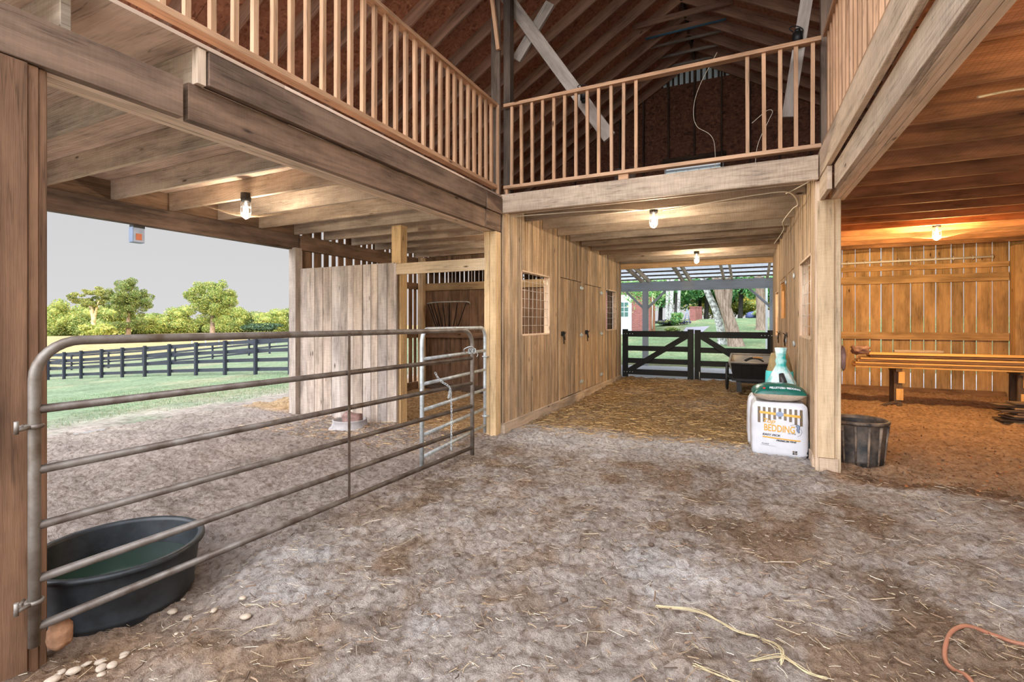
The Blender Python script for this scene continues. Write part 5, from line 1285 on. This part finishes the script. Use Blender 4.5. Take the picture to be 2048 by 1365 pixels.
def ntree(px, d, h, w, cols, label, n=6500, size=.14, bark=M_BARKD, low=.15, tr=.25, group=None, nb=20, seed=1):
    x, y, z = P_at(px, d)
    return tree('background_tree', (x, y, z), crown(0, h*(.5+low/2), w, h*(.5-low/2), nb, seed, .7, (.28, .45)), [([(0, 0, -.2), (.1, 0, h*.3), (0, 0, h*.7)], [tr, tr*.8, tr*.5])], size, n, cols, label, bark=bark, core=.5, cmat=M_LEAFG if cols[0][1] > cols[0][0] and cols[0][2] > .05 else None)
ntree(1352, 46, 9, 4.2, NG+DG, 'leafy green background tree right of the brick house', seed=31)
ntree(1412, 52, 9, 4.8, DG, 'dark green background tree behind the brick pillars', seed=32, low=.2, n=8000)
ntree(1398, 60, 9, 6, DG, 'broad shadowy tree deep behind the garden', seed=42, low=.05, n=8000, size=.2)
ntree(1480, 50, 8.5, 4.2, NG+DG, 'green background tree between the big trunks', seed=33, low=.15, n=7000)
ntree(1500, 62, 5, 5, GOLDSUN+YEL, 'background tree with painted golden sunlight right of the double trunk', seed=34, low=.0, size=.16)
ntree(1545, 48, 8, 4, NG, 'green background tree behind the right lean-to post', seed=35, low=.1)
ntree(1440, 64, 5, 6, GOLDSUN+GRN, 'yellow green tree with painted sunlight low behind the brown trunk', seed=36, low=.0, size=.18)
ntree(1320, 55, 10, 5.5, NG+DG, 'tall green tree behind the brick house corner', seed=37, low=.1, n=7000, size=.17)
ntree(1260, 52, 10, 6, NG, 'tall light green tree behind the brick house', seed=38, low=.0, n=7000, size=.2)
for px, d, r_, lab in ((1342, 40, .16, 'slender pale trunk right of the brick house'), (1357, 41, .13, 'thin pale trunk between house and brick pillars'), (1334, 42, .14, 'narrow pale trunk touching the house corner')):
    x, y, z = P_at(px, d); mb = MB(); mb.tube(bez([(0, 0, -.2), (.05, 0, 2.5), (.25, 0, 6)], 5), r_, 9); o = mb.build('slender_trunk', M_BARKP, loc=(x, y, z)); tag(o, lab, 'tree')
# overhanging branch of light leaves in front of the house
x, y, z = P_at(1270, 24)
rt_ = empty('hanging_branch', (x, y, z)); tag(rt_, 'drooping light green branches hanging before the brick house', 'branch')
mb = MB(); mb.tube(bez([(-2.5, 0, 4.0), (0, 0, 3.3), (1.2, 0, 2.9)], 5), .04, 6); mb.tube(bez([(-2.5, 0, 3.6), (-.8, 0, 2.8), (.2, 0, 2.2)], 5), .03, 6); mb.build('twig', M_BARK, rt_)
cx_ = np.concatenate([rng.normal((-.6+.28*k, 0, 3.0-.10*(k % 3)*2), (.2, .3, .38), size=(260, 3)) for k in range(8)]); LC = np.array([lin(160, 200, 130), lin(128, 182, 118), lin(190, 214, 150)])
leaf_mesh('leaves', cx_, None, .07, LC[rng.integers(0, 3, len(cx_))], rt_)
# brick house
hx, hy = -5.35, 30.0; hz = T(-6, 30)-.25
def uvbox(mb, lo, hi):
    (x0, y0, z0), (x1, y1, z1) = lo, hi
    for P, uvf in ((((x0, y0, z0), (x1, y0, z0), (x1, y0, z1), (x0, y0, z1)), 0), (((x1, y0, z0), (x1, y1, z0), (x1, y1, z1), (x1, y0, z1)), 1), (((x1, y1, z0), (x0, y1, z0), (x0, y1, z1), (x1, y1, z1)), 0), (((x0, y1, z0), (x0, y0, z0), (x0, y0, z1), (x0, y1, z1)), 1), (((x0, y0, z1), (x1, y0, z1), (x1, y1, z1), (x0, y1, z1)), 2)):
        mb.quad(P, [((p[0] if uvf != 1 else p[1]), p[2] if uvf != 2 else p[1]) for p in P])
hs = empty('brick_house', (hx, hy, hz), .2); tag(hs, 'red brick house with a white door seen past the black gates', 'house')
mb = MB(); uvbox(mb, (-7, 0, 0), (0, 7, 3.4)); mb.build('brick_wall', M_BRICK, hs)
mb = MB(); mb.box((0, -.05, 0), (.28, .2, 3.2), 2, (1, .8, .7)); mb.build('corner_board', W_EXT, hs)
mb = MB(); mb.tube([(.12, -.09, .5), (.12, -.09, 2.6)], .02, 6); mb.build('downpipe', M_WHITE, hs)
mb = MB(); mb.quad([(-7.4, -.6, 3.3), (.7, -.6, 3.3), (.7, 3.5, 5.4), (-7.4, 3.5, 5.4)]); mb.quad([(.7, 7.6, 3.3), (-7.4, 7.6, 3.3), (-7.4, 3.5, 5.4), (.7, 3.5, 5.4)]); mb.quad([(0.05, 0, 3.35), (0.05, 7, 3.35), (0.05, 3.5, 5.3)]); mb.build('roof', M_METALR, hs)
mb = MB(); mb.box((-2.1, -.06, .15), (-1.15, .02, 2.45), 2); mb.box((-2.2, -.04, .1), (-1.08, .01, 2.55), 2); dd = mb.build('house_door', M_WHITE, hs)
mb = MB(); mb.box((-1.98, -.08, 1.25), (-1.28, -.06, 2.1)); pn_ = mb.build('door_pane', simple('dark_pane', srgb(80, 110, 104), .1), dd)
mb = MB()
for k in (1, 2): mb.box((-1.98+.233*k-.012, -.095, 1.25), (-1.98+.233*k+.012, -.08, 2.1), 2); mb.box((-1.98, -.095, 1.25+.283*k-.012), (-1.28, -.08, 1.25+.283*k+.012), 0)
mb.build('muntins', M_WHITE, dd)
# brick pillars, obelisk, shrubs, path
for px, w, h, d, lab in ((1389, .45, 1.05, 40, 'leftmost and largest red brick pillar in the far garden'), (1397, .30, 1.0, 41, 'middle slender red brick pillar in the far garden'), (1403, .30, .98, 42, 'rightmost red brick pillar in the far garden')):
    x, y, z = P_at(px-3, d); mb = MB(); uvbox(mb, (-w/2, -.3, -.3), (w/2, .3, h)); uvbox(mb, (-w/2-.04, -.34, h), (w/2+.04, .34, h+.08)); o = mb.build('brick_pillar', M_BRICK, loc=(x, y, z)); tag(o, lab, 'pillar')
x, y, z = P_at(1374, 37); mb = MB()
for s_ in ((-1, -1), (1, -1), (1, 1), (-1, 1)): mb.tube([(s_[0]*.22, s_[1]*.22, 0), (0, 0, 1.15)], .02, 5)
for q in (.2, .5, .8): w_ = .22*(1-q/1.15); mb.tube([(-w_, -w_, q), (w_, -w_, q), (w_, w_, q), (-w_, w_, q)], .02, 5, closed=True)
o = mb.build('garden_obelisk', M_BOXM, loc=(x, y, z)); tag(o, 'grey pointed garden obelisk left of the brick pillars', 'obelisk')
def shrub(px, d, w, h, cols, label, n=900, size=.06, mat=None, name='garden_shrub'):
    x, y, z = P_at(px, d); return tree(name, (x, y, z), crown(0, h*.45, w, h*.55, 7, int(px), .6, (.4, .6)), [], size, n, cols, label, 'shrub', core=.7)
shrub(1345, 29, .5, .34, [lin(96, 116, 60), lin(120, 132, 70)], 'low rounded shrub at the corner of the brick house')
shrub(1363, 27.5, .5, .18, [lin(70, 70, 60), lin(60, 66, 66)], 'dark low plants right of the rounded shrub', 400)
shrub(1345, 37, 1.6, .5, [lin(92, 76, 140), lin(70, 66, 110), lin(80, 120, 80)], 'purple flowering bed beyond the house corner', 1400)
shrub(1354, 36, .5, 1.0, NG, 'light green bush behind the purple flower bed', 1200, .08)
shrub(1517, 44, .7, .8, [lin(190, 210, 150), lin(140, 170, 110)], 'pale green bush beside the blue tent', 500)
x, y, z = P_at(1505, 45); o = blob('blue_tent', (x, y, z+.18), (.58, .5, .42), M_BLUE, 'small blue covered mound at the far edge of the lawn', 'tent', seed=2, amp=.12, flat=.4)
# path beyond the shrub
mb = MB(); pa = [P_at(1362, 27), P_at(1400, 27), P_at(1420, 33), P_at(1372, 33)]; mb.quad([(p[0], p[1], p[2]+.02) for p in pa]); tag(mb.build('path', M_PATH), kind='structure')
# unseen woodland added east of the barn: blocks the sun, throws the evening shade over barn, yard and near pasture
for row in range(2):
    for i in range(17):
        x = 29+row*8.5+random.uniform(-.6, .6); y = -42+i*7.2+row*3.6; z = T(x, min(y, 150))
        tree('sun_block_tree', (x, y, z-.3), [(0, 0, 11.5, 3.3, 3.3, 6.0), (.2, .1, 5.0, 3.0, 3.1, 4.6)], [([(0, 0, 0), (0, 0, 8)], [.5, .3])], .5, 500, GRN+OLV, 'unseen tall tree added east of the barn to block the sun', group='unseen trees added to shade the barn', core=.95)

# ------------------------------------------------------------------ ground litter
def strawbed(name, pts_fn, n, label, size=(.03, .12), cols=None, r=.0012, seed=5, kind='stuff', cat='straw'):
    rs = np.random.default_rng(seed); V = []; F = []; Cc = []
    XY = pts_fn(rs, n); Z = floor_z(XY[:, 0], XY[:, 1])+.007
    cols = np.array(cols)
    for k in range(len(XY)):
        L = rs.uniform(*size)*rs.choice([.6, 1, 1.6]); a = rs.uniform(0, 2*math.pi); ph = rs.uniform(-.15, .2); rr = r*rs.uniform(.6, 1.5)
        d = np.array([math.cos(a)*math.cos(ph), math.sin(a)*math.cos(ph), math.sin(ph)]); s_ = np.array([-math.sin(a), math.cos(a), 0]); u_ = np.array([0, 0, 1.])
        p = np.array([XY[k, 0], XY[k, 1], Z[k]+.005]); cv = rs.uniform(-.3, .3)*L; i = len(V)
        for q, t in enumerate((-.5, 0, .5)):
            c = p+d*L*t+s_*cv*(t*t*4)*.5
            for (a1_, b1_) in ((-1, 0), (1, 0), (0, 1.4)): V.append(tuple(c+s_*rr*a1_+u_*rr*b1_))
        for q in (0, 3):
            for w_ in range(3): F.append((i+q+w_, i+q+(w_+1) % 3, i+q+3+(w_+1) % 3, i+q+3+w_))
        Cc += [cols[rs.integers(0, len(cols))]*rs.uniform(.7, 1.2)]*9
    m = bpy.data.meshes.new(name); m.from_pydata(V, [], F); at = m.color_attributes.new('tint', 'FLOAT_COLOR', 'POINT'); c = np.ones((len(V), 4), np.float32); c[:, :3] = np.array(Cc); at.data.foreach_set('color', c.ravel())
    m.materials.append(M_STRAW); o = bpy.data.objects.new(name, m); COL.objects.link(o); tag(o, label, cat, kind=kind); return o
def fg(rs, n):
    P = np.stack([rs.uniform(-3.0, 2.8, n), rs.uniform(1.0, 6.2, n)], 1); return P
SC = [lin(190, 168, 134), lin(164, 136, 100), lin(206, 192, 170), lin(140, 112, 84)]
strawbed('straw_litter', fg, 9000, 'pale straw bits strewn over the foreground bedding', (.012, .05), SC, .0009, 5)
strawbed('long_straw', fg, 260, 'longer straw stalks strewn over the foreground bedding', (.06, .16), SC[:3], .0013, 6)
strawbed('aisle_straw', lambda rs, n: np.stack([rs.uniform(-2.9, .5, n), rs.uniform(6.2, 12.4, n)], 1), 3800, 'golden brown straw covering the aisle floor', (.04, .14), [lin(190, 150, 92), lin(150, 112, 64), lin(214, 180, 124)], .0022, 7)
strawbed('stall_shavings', lambda rs, n: np.stack([rs.uniform(-6.6, -3.1, n), rs.uniform(4.6, 9.0, n)], 1), 3000, 'tan shavings and straw on the left stall floor', (.03, .09), [lin(206, 164, 112), lin(176, 134, 86), lin(226, 196, 150)], .002, 8)
strawbed('chips', fg, 1500, 'dark wood chips trodden into the foreground bedding', (.02, .05), [lin(110, 84, 64), lin(84, 66, 54), lin(140, 112, 88)], .0024, 9)
# dry leaves in the right room
def leaflitter():
    rs = np.random.default_rng(3); n = 420; X = rs.uniform(.9, 4.3, n); Y = 5.6+rs.gamma(1.3, 1.3, n); ok = Y < 12.3; X = X[ok]; Y = Y[ok]; n = len(X)
    C = np.stack([X, Y, floor_z(X, Y)+.008], 1); cols = np.array([lin(190, 120, 70), lin(120, 84, 60), lin(196, 150, 106), lin(96, 72, 56)])
    o = leaf_mesh('dry_leaves', C, None, .017, cols[rs.integers(0, 4, n)], None, rs=rs); tag(o, 'scattered dry leaves on the dirt floor of the right room', 'leaves', kind='stuff')
leaflitter()
# bundled long straw strands front right
def strand(name, pts, label, seed):
    rs = random.Random(seed); mb = MB()
    for k in range(6):
        q = [(x+rs.uniform(-.012, .012), y+rs.uniform(-.008, .008), float(floor_z(np.array([x]), np.array([y]))[0])+.012+rs.uniform(0, .012)) for x, y in pts]; mb.tube(bez(q, 6), .0013, 5, tint=tuple(lin(196, 176, 136)*rs.uniform(.8, 1.1)))
    o = mb.build(name, M_STRAW); tag(o, label, 'straw')
strand('straw_strand', [(-.435, 2.644), (-.227, 2.648), (-.065, 2.615), (.032, 2.608)], 'long twisted golden straw strand in the right foreground', 1)
strand('straw_strand', [(.05, 2.60), (.11, 2.52), (.13, 2.46), (.12, 2.42)], 'frayed straw tuft at the end of the long golden strand', 2)
strand('straw_strand', [(0, 2.389), (.10, 2.44), (.158, 2.46), (.22, 2.44), (.283, 2.405)], 'short golden straw strand near the bottom right of the floor', 3)
strand('straw_strand', [(-.212, 2.242), (-.115, 2.262), (-.047, 2.25), (0.02, 2.20)], 'bottommost golden straw strand in the foreground', 4)
# hose
hp_ = [(1.75, 3.05), (1.45, 3.11), (1.156, 3.123), (1.05, 3.112), (.94, 3.08), (.86, 3.008), (.804, 2.894), (.786, 2.811), (.797, 2.746), (.816, 2.673), (.84, 2.55), (.9, 2.3)]
hzs = floor_z(np.array([p[0] for p in hp_]), np.array([p[1] for p in hp_]))
mb = MB(); mb.tube(bez([(x, y, z+.012) for (x, y), z in zip(hp_, hzs)], 8), .009, 10); tag(mb.build('rubber_hose', M_HOSE), 'orange brown hose curling on the floor at lower right', 'hose')
# pebbles
PEB = [(-2.779, 1.162), (-2.791, 1.195), (-2.74, 1.189), (-2.731, 1.129), (-2.666, 1.107), (-2.701, 1.22), (-2.746, 1.249), (-2.603, 1.18), (-2.555, 1.20), (-2.536, 1.15), (-2.71, 1.324), (-2.644, 1.286), (-2.803, 1.113), (-2.721, 1.088), (-2.665, 1.033), (-2.965, 1.646+.1), (-2.889, 1.643), (-2.778, 1.658), (-2.483, 1.615), (-2.60, 1.50), (-2.45, 1.75), (-2.30, 1.66)]
for k, (x, y) in enumerate(PEB):
    s_ = random.uniform(.011, .024); z = float(floor_z(np.array([x]), np.array([y]))[0])
    o = blob('pebble', (x, y, z+s_*.3+.003), (s_*1.3, s_, s_*.6), M_STONE, 'rounded tan pebble on the ground between left post and trough', 'pebble', 'pebbles by the left post', seed=k, sub=2, amp=.12); o.rotation_euler = (0, 0, random.uniform(0, 3))
blob('rock', (-2.925, 1.16, .035), (.045, .05, .075), M_ROCK, 'orange brown rock leaning on the foot of the left post', 'rock', seed=9, sub=3, amp=.2, sq=.4)
# small stones on the floor
SPC = [(-1.2, 3.9), (-.6, 3.4), (.9, 3.8), (-1.7, 2.7), (.3, 3.2), (-.9, 2.5)]
for k, (x, y) in enumerate(SPC):
    z = float(floor_z(np.array([x]), np.array([y]))[0]); blob('clod', (x, y, z+.008), (.022, .017, .012), M_CLOD, 'small dark clod lying on the foreground bedding', 'clod', 'clods on the bedding', seed=k, sub=2, amp=.3)
# grass blades near the barn and on the lawn
def blades(name, x0, x1, y0, y1, n, h, cols, label):
    rs = np.random.default_rng(17); X = rs.uniform(x0, x1, n); Y = rs.uniform(y0, y1, n); keep = np.array([noise.noise((a*.8, b*.8, 3)) > -.15 for a, b in zip(X, Y)]); X = X[keep]; Y = Y[keep]; n = len(X)
    Z = terr(X, Y); a = rs.uniform(0, 6.28, n); H_ = h*rs.uniform(.5, 1.3, n); w = .004
    A = np.stack([X-np.cos(a)*w, Y-np.sin(a)*w, Z], 1); B = np.stack([X+np.cos(a)*w, Y+np.sin(a)*w, Z], 1); C = np.stack([X+rs.normal(0, .02, n), Y+rs.normal(0, .02, n), Z+H_], 1)
    V = np.stack([A, B, C], 1).reshape(-1, 3); F = np.arange(3*n).reshape(n, 3).tolist()
    m = bpy.data.meshes.new(name); m.from_pydata(V.tolist(), [], F); c = np.ones((3*n, 4), np.float32); cc = np.array(cols); c[:, :3] = np.repeat(cc[rs.integers(0, len(cc), n)], 3, 0)
    at = m.color_attributes.new('tint', 'FLOAT_COLOR', 'POINT'); at.data.foreach_set('color', c.ravel()); m.materials.append(M_LEAF); o = bpy.data.objects.new(name, m); COL.objects.link(o); tag(o, label, 'grass', kind='stuff')
blades('grass', -17, -9, 1.5, 13, 22000, .05, [lin(100, 136, 92), lin(124, 148, 108), lin(156, 154, 122)], 'short grass growing outside the pasture opening')
